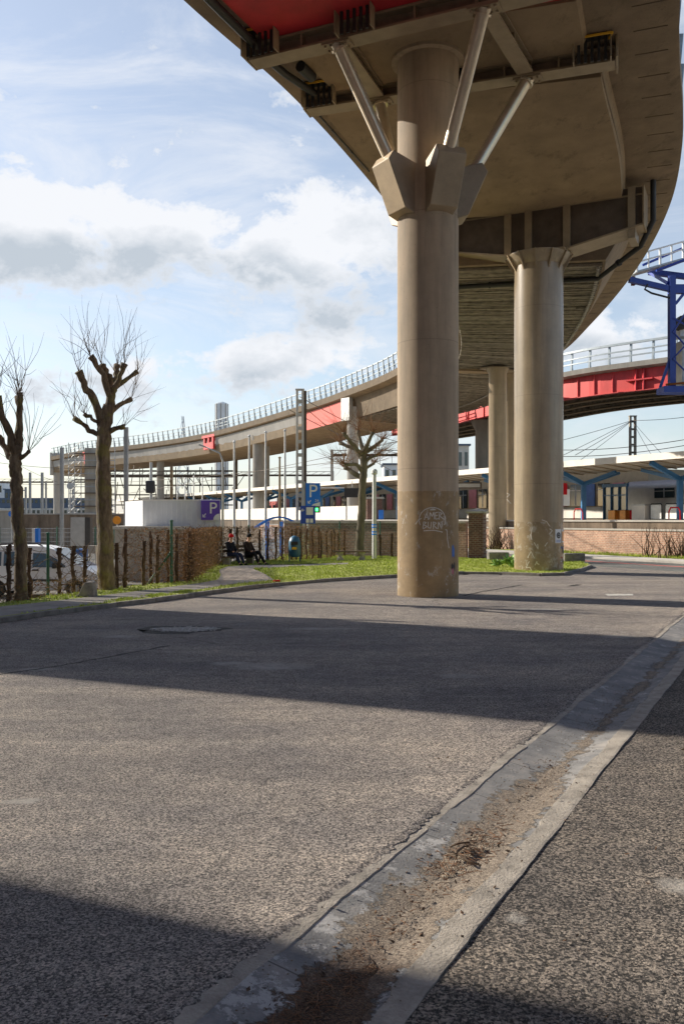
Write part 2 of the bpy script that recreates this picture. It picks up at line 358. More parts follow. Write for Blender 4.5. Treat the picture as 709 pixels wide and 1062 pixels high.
# ------------------------------------------------------------------ ground
gdir = Vector((.468, .8837, 0)); gper = Vector((.8837, -.468, 0)); g0 = Vector((-.78, 3.8, 0)); GW = .93
def GL(t, off=0, z=0): p = g0+gdir*t+gper*off; return (p.x, p.y, z)
hedge_line = [(-9.5, 18.6), (-8.35, 21.3), (-6.6, 26.6), (-4.9, 28.9), (-5.6, 35), (-5.9, 41.5), (-2.6, 43.7), (-.6, 46), (2, 48.4)]
def flat(poly, z, name, m, struct_=True, **k):
    mb = MB(); mb.v = [(x, y, z) for x, y, *_ in poly]; mb.f = [tuple(range(len(poly)))]
    me = bpy.data.meshes.new(name); bm = bmesh.new()
    vs = [bm.verts.new(v) for v in mb.v]; f = bm.faces.new(vs)
    bmesh.ops.triangulate(bm, faces=[f]); bm.normal_update()
    for f in bm.faces:
        if f.normal.z < 0: f.normal_flip()
    bm.to_mesh(me); bm.free(); me.materials.append(M[m])
    o = bpy.data.objects.new(name, me); COL.objects.link(o)
    if struct_: o['kind'] = 'structure'
    return o
mb = MB(); mb.v = [(-3000, -500, -.66), (3000, -500, -.66), (3000, 4000, -.66), (-3000, 4000, -.66)]; mb.f = [(0, 1, 2, 3)]
struct(mb, 'ground', 'carpark')
wall0 = Vector((18.1, 46, 0))
def WP(t, back=0, z=0): p = wall0+WD*t-WN*back; return Vector((p.x, p.y, z))
left_poly = [GL(-75), GL(28), GL(28, GW), GL(-75, GW), (70, -75), WP(-75, 1)[:2], WP(40, 1)[:2], (7.6, 69), (7.6, 47), (6.6, 46.9), (-3.4, 51.2), (-3.4, 44.2)] + [(x-.25, y) for x, y in hedge_line[5:6:1]] + [(-5.9, 35), (-5.3, 29.2), (-6.9, 26.9), (-8.7, 21.4), (-9.9, 18.6), (-26, -8), (-40, -75)]
# main asphalt sheet, with the gutter slot cut out and its right side in another mix
main_poly = [GL(-75)[:2], GL(28)[:2], GL(28, GW)[:2]] + [GL(60, GW)[:2]] + [WP(0, 1)[:2], WP(40, 1)[:2], (7.6, 69), (7.6, 47), (6.6, 46.9), (-3.4, 51.2), (-3.4, 44.4), (-6.2, 41.7), (-5.9, 35), (-5.3, 29.2), (-6.9, 26.9), (-8.7, 21.4), (-9.9, 18.6), (-26, -8), (-40, -75)]
flat(main_poly, 0, 'road', 'asphalt')
flat([GL(-75, GW)[:2], GL(60, GW)[:2], WP(0, 1)[:2], WP(-75, 1)[:2], (70, -75)], -.012, 'forecourt', 'asphalt_r')
# bank down to the car park
mb = MB(); bl = [(7.6, 47), (6.6, 46.9), (-3.4, 51.2), (-3.4, 44.4), (-6.2, 41.7), (-5.9, 35), (-5.3, 29.2), (-6.9, 26.9), (-8.7, 21.4), (-9.9, 18.6), (-26, -8), (-40, -75)]
for a, b_ in zip(bl[:-1], bl[1:]):
    a = Vector((*a, 0)); b2 = Vector((*b_, 0)); n = (b2-a).cross(Vector((0, 0, 1))).normalized()*-.5
    mb.add([a, b2, b2+n+Vector((0, 0, -.68)), a+n+Vector((0, 0, -.68))], [(0, 1, 2, 3)])
struct(mb, 'bank', 'dirt')

# gutter channel (cross-section profile lofted along the line, with small unevenness)
prof = [(0, .0), (.02, .004), (.12, .002), (.125, -.004), (.32, -.035), (.46, -.052), (.60, -.046), (.765, -.012), (.77, -.006), (.91, -.002), (GW, -.004), (GW, -.06)]
def gutter_z(t, u, z):
    return z + .004*math.sin(t*1.7+u*5) + .003*math.sin(t*4.1+u*9)
mb = MB(); ts = [-75, -30, -10]+[-5+i*.07 for i in range(472)]
rows = []
grnd = random.Random(77)
for t in ts:
    e1 = .007*math.sin(t*2.3)+.005*math.sin(t*7.1+1)+grnd.uniform(-.004, .004); e2 = .008*math.sin(t*1.9+2)+.006*math.sin(t*6.3)+grnd.uniform(-.005, .005)
    ch = .012 if math.sin(t*3.7)*math.sin(t*1.31+.4) > .55 else 0
    rows.append([GL(t, u+(e1-ch if i in (2, 3) else e2+ch*1.5 if i in (7, 8) else e2*.6 if i >= 9 else 0), gutter_z(t, u, z)-(ch*.4 if i in (2, 7) else 0)) for i, (u, z) in enumerate(prof)])
def loft(mb, rows):
    k = len(rows[0]); o = len(mb.v)
    for r in rows: mb.v += [tuple(v) for v in r]
    for i in range(len(rows)-1):
        for j in range(k-1): mb.f.append((o+i*k+j, o+i*k+j+1, o+(i+1)*k+j+1, o+(i+1)*k+j))
loft(mb, [r[3:8] for r in rows]); struct(mb, 'gutter', 'gutter')
mb = MB(); loft(mb, [[Vector(r[0])-Vector((0, 0, .05))]+r[:4] for r in rows]); struct(mb, 'gutter_edge', 'gutter_band')
mb = MB(); loft(mb, [r[7:] for r in rows]); struct(mb, 'gutter_border', 'gutter_band')
# ragged lip of asphalt on the left of the gutter
mb = MB(); rows = []
for i in range(700):
    t = -3+i*.04; w = .02+.035*abs(math.sin(i*1.7)*math.sin(i*.61))+random.uniform(0, .02)
    z = .012+random.uniform(-.004, .006)
    rows.append([GL(t, -.22, .0015), GL(t, -.08, z*.7), GL(t, -.01+w*.4, z), GL(t, .015+w, .003)])
loft(mb, rows); struct(mb, 'road_lip', 'asphalt')
# dirt lying in the gutter
def dirt_patch(t0, t1, ucen, uw, hz, seed, m, name, n=70):
    rnd = random.Random(seed); mb = MB(); rows = []
    for i in range(n+1):
        t = t0+(t1-t0)*i/n; e = math.sin(math.pi*i/n)**.5
        wob = .02*math.sin(i*.2+seed)+.006*math.sin(i*.7)
        hw = uw*e*(1+.22*math.sin(i*.17+seed)+.07*math.sin(i*.63+seed)); row = []
        for j in range(9):
            a = j/8*2-1; u = ucen+wob+hw*a
            base = None
            for (u0, z0), (u1, z1) in zip(prof[:-2], prof[1:-1]):
                if u0 <= u <= u1: base = z0+(z1-z0)*(u-u0)/(u1-u0+1e-9); break
            if base is None: base = 0
            row.append(GL(t, u, gutter_z(t, u, base)+hz*(1-a*a)*(.5+rnd.random()*.5)-(.004 if abs(a) > .99 else -.002)))
        rows.append(row)
    loft(mb, rows); o = mb.build(name, m, smooth=True); o['kind'] = 'stuff'; return o
def soil_mat(name, a, b_, c_):
    m, nt, b = nodes_of(name); p = pos(nt)
    v = N(nt, 'ShaderNodeTexVoronoi'); v.inputs['Scale'].default_value = 110; nt.links.new(p, v.inputs['Vector'])
    s = N(nt, 'ShaderNodeSeparateColor'); nt.links.new(v.outputs['Color'], s.inputs[0])
    n = noise(nt, p, 6, 8, .7)
    f = math_(nt, 'ADD', math_(nt, 'MULTIPLY', s.outputs[0], .45), math_(nt, 'MULTIPLY', n, .6))
    nt.links.new(ramp(nt, f, [(.25, a), (.55, b_), (.85, c_)]), b.inputs['Base Color']); b.inputs['Roughness'].default_value = .95
    bump(nt, b, math_(nt, 'ADD', v.outputs['Distance'], noise(nt, p, 20, 6)), 1, .02); return m
M['silt'] = soil_mat('pale_silt', (.10, .08, .06), (.24, .195, .15), (.40, .34, .27))
M['litter'] = soil_mat('dark_leaf_litter', (.03, .017, .011), (.10, .052, .028), (.22, .13, .07))
M['lime'] = soil_mat('lime_crust', (.3, .3, .3), (.5, .5, .5), (.62, .6, .57))
dirt_patch(2.1, 2.95, .50, .13, .010, 12, 'silt', 'dirt', 60)
dirt_patch(-.1, .95, .55, .15, .010, 8, 'litter', 'dirt', 60)
# loose stones and fragments
mb = MB()
def pebble(mb, c, r, rnd=random):
    vs = []
    for x, y, z in ((1, 0, 0), (-1, 0, 0), (0, 1, 0), (0, -1, 0), (0, 0, 1), (0, 0, -1)):
        vs.append(Vector(c)+Vector((x, y, z*.6))*r*rnd.uniform(.6, 1.2))
    mb.add(vs, [(0, 2, 4), (2, 1, 4), (1, 3, 4), (3, 0, 4), (2, 0, 5), (1, 2, 5), (3, 1, 5), (0, 3, 5)])
for i in range(2600):
    t = random.uniform(-2.5, 9)**1; u = random.gauss(.45, .14) if random.random() < .8 else random.uniform(.0, 1.0)
    if not 0 < u < .8: u = .5
    z = -.045 if .3 < u < .55 else -.01
    pebble(mb, GL(t, u, z+.008), random.uniform(.002, .008))
for i in range(1300):
    x = random.uniform(-3, 7); y = random.uniform(3.6, 12)
    pebble(mb, (x, y, .004), random.uniform(.002, .007))
o = mb.build('gravel', 'dirt'); o['kind'] = 'stuff'
# twigs in the gutter
def ground_twig(name, label, c, L, ang, r, n=3):
    mb = MB(); c = Vector(c); d = Vector((math.cos(ang), math.sin(ang), 0)); q = Vector((-d.y, d.x, 0))
    pts = [c-d*L/2, c-d*L*.15+q*L*.08+Vector((0, 0, .012)), c+d*L*.2-q*L*.05+Vector((0, 0, .02)), c+d*L/2+Vector((0, 0, .006))]
    mb.tube(pts, [r*.6, r, r*.9, r*.4], 6)
    for k in range(n):
        s = pts[1+k % 2]; a = ang+random.uniform(-1.2, 1.2)
        mb.tube([s, s+Vector((math.cos(a), math.sin(a), .15))*L*random.uniform(.2, .4)], [r*.6, r*.3], 5)
    return tag(mb.build(name, 'wood', smooth=True), label, 'twig', 'broken twigs in the gutter')
for L, a, du, dt, r, lab in ((.22, 1.2, 0, 0, .011, 'thickest broken twig on the dirt heap in the gutter'), (.26, 2.4, .07, -.12, .007, 'thin forked twig lying below the thickest twig in the gutter'), (.2, .3, -.02, .12, .008, 'short twig lying beyond the thickest twig in the gutter')):
    ground_twig('twig', lab, GL(2.45+dt, .47+du, -.005), L, a, r)
ground_twig('twig', 'curled dry twig lying alone on asphalt near the right edge', (3.33, 8.25, .01), .24, .2, .012)
mb = MB()
for i in range(800):
    t = random.choice((random.gauss(2.5, .35), random.gauss(.3, .5), random.gauss(-.9, .5))); u = random.gauss(.5, .08)
    c = Vector(GL(t, u, -.034)); a = random.uniform(0, 6.28); L = random.uniform(.02, .09)
    d = Vector((math.cos(a), math.sin(a), random.uniform(-.05, .25)))*L
    mb.tube([c, c+d*.5+Vector((0, 0, .006)), c+d], [.002, .0022, .001], 4)
o = mb.build('straw', 'twig_red'); o['kind'] = 'stuff'
mb = MB()
for i in range(700):
    t = random.uniform(-2.5, 5); u = min(.9, max(.05, random.gauss(.52, .16))) if random.random() < .75 else random.uniform(-.6, 2.2)
    c = Vector(GL(t, u, -.03 if .2 < u < .72 else .006)); r_ = random.uniform(.006, .02)
    a = Vector((random.gauss(0, 1), random.gauss(0, 1), random.gauss(0, .35))).normalized()*r_; b_ = Vector((-a.y, a.x, random.uniform(-.5, .5)*r_))*.6
    mb.add([c-a, c-b_, c+a+Vector((0, 0, r_*.3)), c+b_], [(0, 1, 2), (0, 2, 3)])
o = mb.build('leaf_litter', 'litter'); o['kind'] = 'stuff'

# lawn, pavement, kerbs
K = [G(-60, 657), G(0, 646), G(60, 637), G(120, 629), G(160, 624.5), G(190, 620.5), G(212, 617), G(250, 612), G(290, 607.5), G(330, 604), G(372, 601.3), G(412, 599), G(440, 597), G(480, 595.5), G(520, 596), G(560, 597.5), G(583, 597), G(600, 592.5), G(612, 588.5), G(606, 586), G(590, 583.5), G(560, 581.5), G(530, 580.3), G(506, 580.3)]
lawn_poly = K + [(7.7, 46.8), (6.6, 46.8), (-3.4, 51.1), (-3.4, 44.3), (-6.1, 41.6), (-5.8, 35), (-5.2, 29.2), (-6.8, 26.9), (-8.6, 21.4), (-9.8, 18.6), (-12, 14.6)]
flat(lawn_poly, .105, 'lawn', 'soil')
mb = MB()
for a, b_ in zip(K[:-1], K[1:]):
    A = Vector((*a, .052)); B = Vector((*b_, .052)); d = (B-A).normalized()
    L = (B-A).length; n = max(1, int(L/1.0))
    for i in range(n):
        p = A+(B-A)*(i/n); q = A+(B-A)*((i+1)/n)-d*.012; jz = Vector((0, 0, random.uniform(-.006, .012)))
        mb.beam(p+jz, q+jz, .14, .115)
struct(mb, 'kerb', 'kerb', bevel=.015)
# concrete strip in the road before the kerb
mb = MB()
for a, b_ in zip(K[7:17], K[8:18]):
    A = Vector((*a, .004)); B = Vector((*b_, .004)); n = (B-A).normalized().cross(Vector((0, 0, 1)))
    mb.add([A+n*.08, B+n*.08, B+n*.42, A+n*.42], [(0, 1, 2, 3)])
struct(mb, 'kerb_channel', 'paving')
pw = [G(-60, 655.5), G(0, 644.6), G(60, 635.8), G(120, 627.6), G(160, 622), G(185, 618), G(205, 615.2), G(240, 609.5), G(284, 604.8), G(276, 599), G(268, 595), G(262, 592.5), G(300, 590.3), G(360, 587.5), G(362, 586), G(300, 588.3), G(262, 588.5), G(236, 590), G(227, 594), G(229, 600), G(226, 604.5), G(205, 608.5), G(150, 616), G(100, 622.5), G(50, 628.5), G(0, 634), G(-60, 641)]
flat(pw, .112, 'pavement', 'paving')
# path surface in pavers at the bench
flat([G(232, 606), G(280, 603.6), G(273, 598), G(262, 592.7), G(238, 591), G(229, 595), G(231, 600)], .117, 'path', 'paver')
# street at the right with red line, pavement and verge below the platform wall
def strip(b0, b1, t0, t1, z, name, m): flat([tuple(WP(t0, -b0)[:2]), tuple(WP(t1, -b0)[:2]), tuple(WP(t1, -b1)[:2]), tuple(WP(t0, -b1)[:2])], z, name, m)
strip(3.1, 8.3, -60, 40, .004, 'street', 'asphalt_far')
strip(1.15, 3.0, -60, 40, .12, 'footway', 'concrete_light')
strip(-.2, 1.15, -60, 40, .13, 'verge', 'soil')
strip(5.1, 5.4, -40, 12, .008, 'street_marking', 'red_pale')
mb = MB(); mb.beam(WP(-60, -3.05, .06), WP(40, -3.05, .06), .16, .13); struct(mb, 'footway_kerb', 'concrete_light', bevel=.02)
M['worn_paint'] = mat('worn_road_paint', (.45, .44, .41), .8, var=.4, scale=8)
flat([G(627, 616.2), G(655, 616), G(657, 617.6), G(630, 618)], .004, 'road_marking', 'worn_paint')

# pothole with water and pale rubble
def blob(cx, cy, rx, ry, seed, n=40):
    rnd = random.Random(seed); ph = [rnd.uniform(0, 6.28) for _ in range(4)]
    return [(cx+rx*math.cos(a)*(1+.16*math.sin(3*a+ph[0])+.1*math.sin(7*a+ph[1])+.05*math.sin(13*a+ph[2])), cy+ry*math.sin(a)*(1+.16*math.sin(3*a+ph[0])+.1*math.sin(5*a+ph[3]))) for a in [6.283*i/n for i in range(n)]]
M['lime0'] = mat('pale_broken_concrete', (.62, .61, .58), .9, var=.5, scale=5, bstr=1, fine=30, bd=.05)
M['tar'] = mat('dark_tar', (.035, .032, .03), .8, var=.4, scale=6, bstr=.8)
m, nt, b = nodes_of('puddle_water'); b.inputs['Base Color'].default_value = (.05, .05, .045, 1); b.inputs['Roughness'].default_value = .04; M['water'] = m
flat(blob(-3.2, 17.2, .85, .62, 1), .004, 'pothole', 'tar')
flat(blob(-3.12, 17.25, .58, .34, 2), .008, 'pothole_fill', 'lime0')
mb = MB()
for i in range(300):
    a = random.uniform(0, 6.28); r = random.random()**.5
    pebble(mb, (-3.1+.7*r*math.cos(a), 17.2+.42*r*math.sin(a), .012), random.uniform(.008, .035))
o = mb.build('rubble', 'concrete_light'); o['kind'] = 'stuff'
# tar joint at left and crack near column
def ribbon(pts, w, z, name, m):
    mb = MB(); rows = []
    P = [Vector((*p, z)) for p in pts]; fine = []
    for a, b_ in zip(P[:-1], P[1:]):
        for i in range(12): fine.append(a+(b_-a)*i/12+Vector((random.uniform(-.02, .02), random.uniform(-.03, .03), 0)))
    for i, p in enumerate(fine[:-1]):
        d = (fine[i+1]-p); n = Vector((-d.y, d.x, 0)).normalized()*w*random.uniform(.4, 1.2); rows.append([p-n, p+n])
    loft(mb, rows); struct(mb, name, m)
ribbon([G(-10, 701), G(60, 691), G(120, 680), G(185, 668)], .035, .003, 'tar_joint', 'tar')
ribbon([G(480, 618), G(500, 613.5), G(520, 610.5), G(545, 606)], .06, .004, 'tar_joint', 'tar')
ribbon([G(590, 608), G(603, 606)], .14, .004, 'tar_joint', 'tar')

# ------------------------------------------------------------------ grass blades
def inpoly(x, y, poly):
    c = False; j = len(poly)-1
    for i in range(len(poly)):
        xi, yi = poly[i][:2]; xj, yj = poly[j][:2]
        if (yi > y) != (yj > y) and x < (xj-xi)*(y-yi)/(yj-yi)+xi: c = not c
        j = i
    return c
mb = MB()
def tuft(x, y, z, h):
    for k in range(3):
        a = random.uniform(0, 6.28); w = .008+.0002*y; l = random.uniform(.3, .9)*h
        dx, dy = math.cos(a)*w, math.sin(a)*w; lx, ly = math.cos(a+1.5)*l*.5, math.sin(a+1.5)*l*.5
        mb.add([(x-dx, y-dy, z), (x+dx, y+dy, z), (x+lx, y+ly, z+l)], [(0, 1, 2)])
pathpoly = [p for p in pw]
cnt = 0
while cnt < 30000:
    x = random.uniform(-10, 12.5); y = 19+random.random()**1.0*32
    if abs(x/y) > .42 or not inpoly(x, y, lawn_poly) or inpoly(x, y, pathpoly): continue
    if (x-2.47)**2+(y-25)**2 < .8 or (x-8.1)**2+(y-35.8)**2 < 1: continue
    tuft(x, y, .1, random.uniform(.03, .10)*(1.6 if math.sin(x*2.3)*math.sin(y*1.7) > .5 else 1)); cnt += 1
for i in range(2500):
    t = random.uniform(-15, 12); p = WP(t, -random.uniform(.0, 1.2)); tuft(p.x, p.y, .12, random.uniform(.08, .3))
# tufts along kerb edges of the pavement
for i in range(900):
    s = random.uniform(0, 1); a, b_ = G(120, 626.5), G(205, 614.7)
    x = a[0]+(b_[0]-a[0])*s; y = a[1]+(b_[1]-a[1])*s
    if math.sin(s*17) > -.2: tuft(x+random.gauss(0, .08), y+random.gauss(0, .08)-.25, .1, .08)
o = mb.build('grass', 'grass_blade'); o['kind'] = 'stuff'

# ------------------------------------------------------------------ viaduct A/B : sections
SEC = [((-26, -14), (-15, -19), 15.7), ((-14, 3), (-3, -2), 15.7), ((-7.6, 15), (3.6, 10.5), 15.7), ((-4.2, 22.6), (7.4, 19), 15.7), ((-1.68, 27.7), (9.7, 25), 15.7),
       ((.6, 33.5), (12.3, 31.4), 15.7), ((2.8, 40), (14.4, 38.5), 15.7), ((5, 48), (16.1, 48), 15.7), ((6.4, 57), (17.3, 60), 15.7), ((6.6, 67), (17.7, 72), 15.6),
       ((5.1, 80), (15.6, 86), 15.4), ((.4, 92), (9, 99.5), 15.1), ((-5.1, 103), (2.8, 111), 14.8), ((-18.7, 125), (-11, 134), 14.0), ((-32, 141), (-25, 150.5), 13.7), ((-45, 153), (-39, 163.5), 13.6), ((-54, 161), (-49, 171.5), 13.0)]
def cr(p0, p1, p2, p3, t): return .5*((2*p1)+(-p0+p2)*t+(2*p0-5*p1+4*p2-p3)*t*t+(-p0+3*p1-3*p2+p3)*t**3)
def sec(SEC, t):
    i = min(int(t), len(SEC)-2); f = t-i; n = len(SEC)
    q = [SEC[max(0, min(n-1, i+k))] for k in (-1, 0, 1, 2)]
    v = []
    for e in range(2):
        v.append(Vector([cr(*[a[e][c] for a in q], f) for c in range(2)]+[0]))
    z = cr(*[a[2] for a in q], f)
    I, O = v; W_ = (O-I).length; return I, O, z, (O-I)/W_, W_
def sweep(SEC, t0, t1, step, profile, close=True):
    """profile(W) -> list of (u, dz)"""
    mb = MB(); n = max(1, round((t1-t0)/step)); k = None
    for i in range(n+1):
        I, O, z, l, W_ = sec(SEC, t0+(t1-t0)*i/n)
        pr = profile(W_, t0+(t1-t0)*i/n); k = len(pr)
        for u, dz in pr: p = I+l*u; mb.v.append((p.x, p.y, z+dz))
    for i in range(n):
        for j in range(k): mb.f.append((i*k+j, i*k+(j+1) % k, (i+1)*k+(j+1) % k, (i+1)*k+j))
    mb.f += [tuple(range(k))[::-1], tuple(range(n*k, (n+1)*k))]
    return mb
def SP(S, t, u, dz):   # u>=0 from inner edge, u<0 from the outer edge
    I, O, z, l, W_ = sec(S, t)
    p = I+l*(u if u >= 0 else W_+u); return Vector((p.x, p.y, z+dz))
VA = thing('viaduct', 'curved elevated road on thick brown columns sweeping overhead and bending away to the left', 'viaduct', (2.47, 25, 0))
sweep(SEC, 0, 16, .1, lambda w, t: [(0, .08), (0, .75), (.3, .78), (.3, .55), (w-.3, .55), (w-.3, .78), (w, .75), (w, .08), (w-.25, 0), (w-1.9, -.1), (1.1, -.1), (.25, 0)]).build('deck', 'cant', VA, smooth='auto')
sweep(SEC, 2, 3.38, .1, lambda w, t: [(1.1, -.09), (w-2.2, -.09), (w-2.3, -.22), (1.2, -.22)]).build('soffit', 'red', VA)
sweep(SEC, 0, 2, .1, lambda w, t: [(1.1, -.09), (w-2.2, -.09), (w-2.3, -.22), (1.2, -.22)]).build('soffit', 'red', VA)
sweep(SEC, 3.38, 3.95, .06, lambda w, t: [(1.6, -.09), (w-2.4, -.09), (w-2.5, -.30), (1.7, -.30)]).build('soffit', 'soffit', VA)
sweep(SEC, 3.97, 5.55, .1, lambda w, t: [(.9, -.09), (w-2.0, -.09), (w-2.15, -.62-.25*(t-4)/1.5), (1.05, -.62-.25*(t-4)/1.5)]).build('box_girder', 'soffit', VA)
# narrow steel edge flange along the box
for lo, hi, u0 in ((3.95, 5.6, -2.12),):
    mb = MB(); P = [SP(SEC, lo+(hi-lo)*i/18, u0, -.35) for i in range(19)]
    for a, b_ in zip(P[:-1], P[1:]): mb.beam(a, b_, .05, .42)
    mb.build('edge_flange', 'cant', VA)
mb = MB(); t = 2.3
while t < 9:
    mb.beam(SP(SEC, t, -.3, -.013), SP(SEC, t, -1.2, -.064), .025, .02); t += .21
mb.build('soffit_joint', 'steel_mid0', VA)
# deep box with ribbed underside beyond the second column
def dep(t): return -2.62 if t < 8.6 else -2.62+.42*min(1, (t-8.6)/2.0)
sweep(SEC, 5.68, 10.97, .1, lambda w, t: [(1.0, -.09), (w-1.25, -.09), (w-2.75, dep(t)), (1.2, dep(t))]).build('box_girder', 'cant', VA)
for nm in ('soffit', 'cant'):
    nt = M[nm].node_tree; b = nt.nodes['Principled BSDF']; p = pos(nt); src = b.inputs['Base Color'].links[0].from_socket
    dk = ramp(nt, noise(nt, scaled(nt, p, (1, .5, 1)), 1.6, 9, .75), [(.54, (0, 0, 0)), (.66, (1, 1, 1))])
    c = mixc(nt, math_(nt, 'MULTIPLY', dk, .38), src, (.08, .06, .04))
    wh = ramp(nt, noise(nt, p, 2.7, 10, .8), [(.62, (0, 0, 0)), (.70, (1, 1, 1))])
    c = mixc(nt, math_(nt, 'MULTIPLY', wh, .22), c, (.45, .42, .36))
    nt.links.new(c, b.inputs['Base Color'])
M['gap'] = mat('dark_gap', (.07, .058, .042), .9, var=.4, scale=4)
rb = sweep(SEC, 5.72, 10.95, .1, lambda w, t: [(1.35, dep(t)-.004), (w-2.87, dep(t)-.004), (w-2.87, dep(t)-.02), (1.35, dep(t)-.02)]).build('rib_backing', 'gap', VA)
mb = MB(); t = 5.74
while t < 10.9:
    dz = dep(t)-.08+random.uniform(-.05, .03); a = SP(SEC, t, 1.4, dz); b_ = SP(SEC, t, -2.9, dz); k = random.random()
    if k < .15: b_ = a.lerp(b_, random.uniform(.5, .9))
    mb.beam(a+Vector((0, 0, random.uniform(-.03, .03))), b_, .13+random.uniform(-.05, .05), .12); t += random.uniform(.022, .040)
mb.build('ribbed_decking', 'ribs', rb)
for u in (-5.3, -3.05):
    mb = MB(); P = [SP(SEC, 5.74+5.1*i/120, u, dep(5.74+5.1*i/120)-.22) for i in range(121)]
    for j, a in enumerate(P[:-1]): mb.beam(a, P[j+1], .05, .05); mb.beam(a, a+(P[j+1]-a)*.45, .13, .10)
    mb.build('cable_tray', 'concrete', VA)
# far box girder: concrete with red stretch
sweep(SEC, 11.0, 16, .1, lambda w, t: [(.45, -.09), (w-.45, -.09), (w-.9, -2.2), (.7, -2.2)]).build('box_girder', 'soffit', VA)
def web_panel(S, t0, t1, u0, u1, z0, z1, m, name, par):
    mb = MB(); n = max(2, int((t1-t0)/.08)); rows = []
    for i in range(n+1):
        t = t0+(t1-t0)*i/n; rows.append([SP(S, t, u0-.03, z0), SP(S, t, u1-.03, z1)])
    loft(mb, rows); mb2 = MB()
    rr = [[a+Vector((0, 0, 0)), b_] for a, b_ in rows]
    loft(mb2, rr)
    o = mb2.build(name, m, par); md = o.modifiers.new('thick', 'SOLIDIFY'); md.thickness = .02; md.offset = 0
    return o
web_panel(SEC, 11.02, 11.95, .45, .70, -.12, -2.16, 'red_pale', 'red_panel', VA)
web_panel(SEC, 11.98, 15.95, .45, .70, -.12, -1.7, 'concrete_light', 'fascia_panel', VA)
# end panels over column 4 and the little red bracket frames
I, O, z, l, W_ = sec(SEC, 11.0)
mb = MB(); p = SP(SEC, 11.0, .35, -1.3); mb.beam(p-l*.2+Vector((0, 0, 1.2)), p-l*.2-Vector((0, 0, 1.2)), 1.3, .5, up=l); mb.build('end_panel', 'galv', VA)
mb = MB(); p = SP(SEC, 11.0, 0, -.1); q = SP(SEC, 11.0, -.5, -.1)
mb.beam(p+Vector((0, 0, -1.2)), q+Vector((0, 0, -1.2)), .5, 2.0); mb.build('cross_beam', 'steel_brown', VA)
for tt in (13.05, 14.95):
    mb = MB(); c = SP(SEC, tt, .15, 0); d = (SP(SEC, tt+.05, .15, 0)-c).normalized()
    for s in (-1.3, 0, 1.3): mb.beam(c+d*s+Vector((0, 0, .4)), c+d*s+Vector((0, 0, -1.7)), .35, .3, up=l)
    mb.beam(c-d*1.9+Vector((0, 0, .2)), c+d*1.9+Vector((0, 0, .2)), .4, .35); mb.beam(c-d*1.3+Vector((0, 0, -1.2)), c+d*1.3+Vector((0, 0, -1.2)), .3, .9)
    mb.build('bracket_frame', 'red', VA)
# railings
def railing(S, t0, t1, u, par, h=1.5, spacing=1.9, base=.75, m='grey_rail', lean=.12, k=1.0):
    mb = MB(); P = [SP(S, t0+(t1-t0)*i/400, u, base) for i in range(401)]
    I, O, z, l0, W_ = sec(S, t0); acc = spacing; last = P[0]; posts = []
    for i, p in enumerate(P):
        acc += (p-last).length; last = p
        if acc >= spacing:
            acc = 0; t = t0+(t1-t0)*i/400; l = sec(S, t)[3]*(1 if u >= 0 else -1)
            mb.beam(p, p+Vector((0, 0, h))-l*lean, .10*k, .12*k); mb.beam(p+l*.25+Vector((0, 0, .1)), p+Vector((0, 0, h*.62)), .07, .07)
    for a, b_ in zip(P[:-1:4], P[4::4]):
        for zz, w in ((h, .12*k), (h*.62, .07*k), (h*.35, .07*k)): mb.beam(a+Vector((0, 0, zz)), b_+Vector((0, 0, zz)), w, w)
    return mb.build('railing', m, par)
railing(SEC, 8.2, 16, .15, VA, spacing=1.25); railing(SEC, 10.9, 16, -.15, VA)
railing(SEC, 0, 8.2, .15, VA); railing(SEC, 0, 9.6, -.15, VA)
# hoarding at the far broken end
mb = MB(); a = SP(SEC, 16, 0, 1.6); b_ = SP(SEC, 16, -.5, 1.6); mb.beam(a-Vector((0, 0, 2.2)), b_-Vector((0, 0, 2.2)), .3, 4.2); mb.build('end_wall', 'concrete_light', VA)

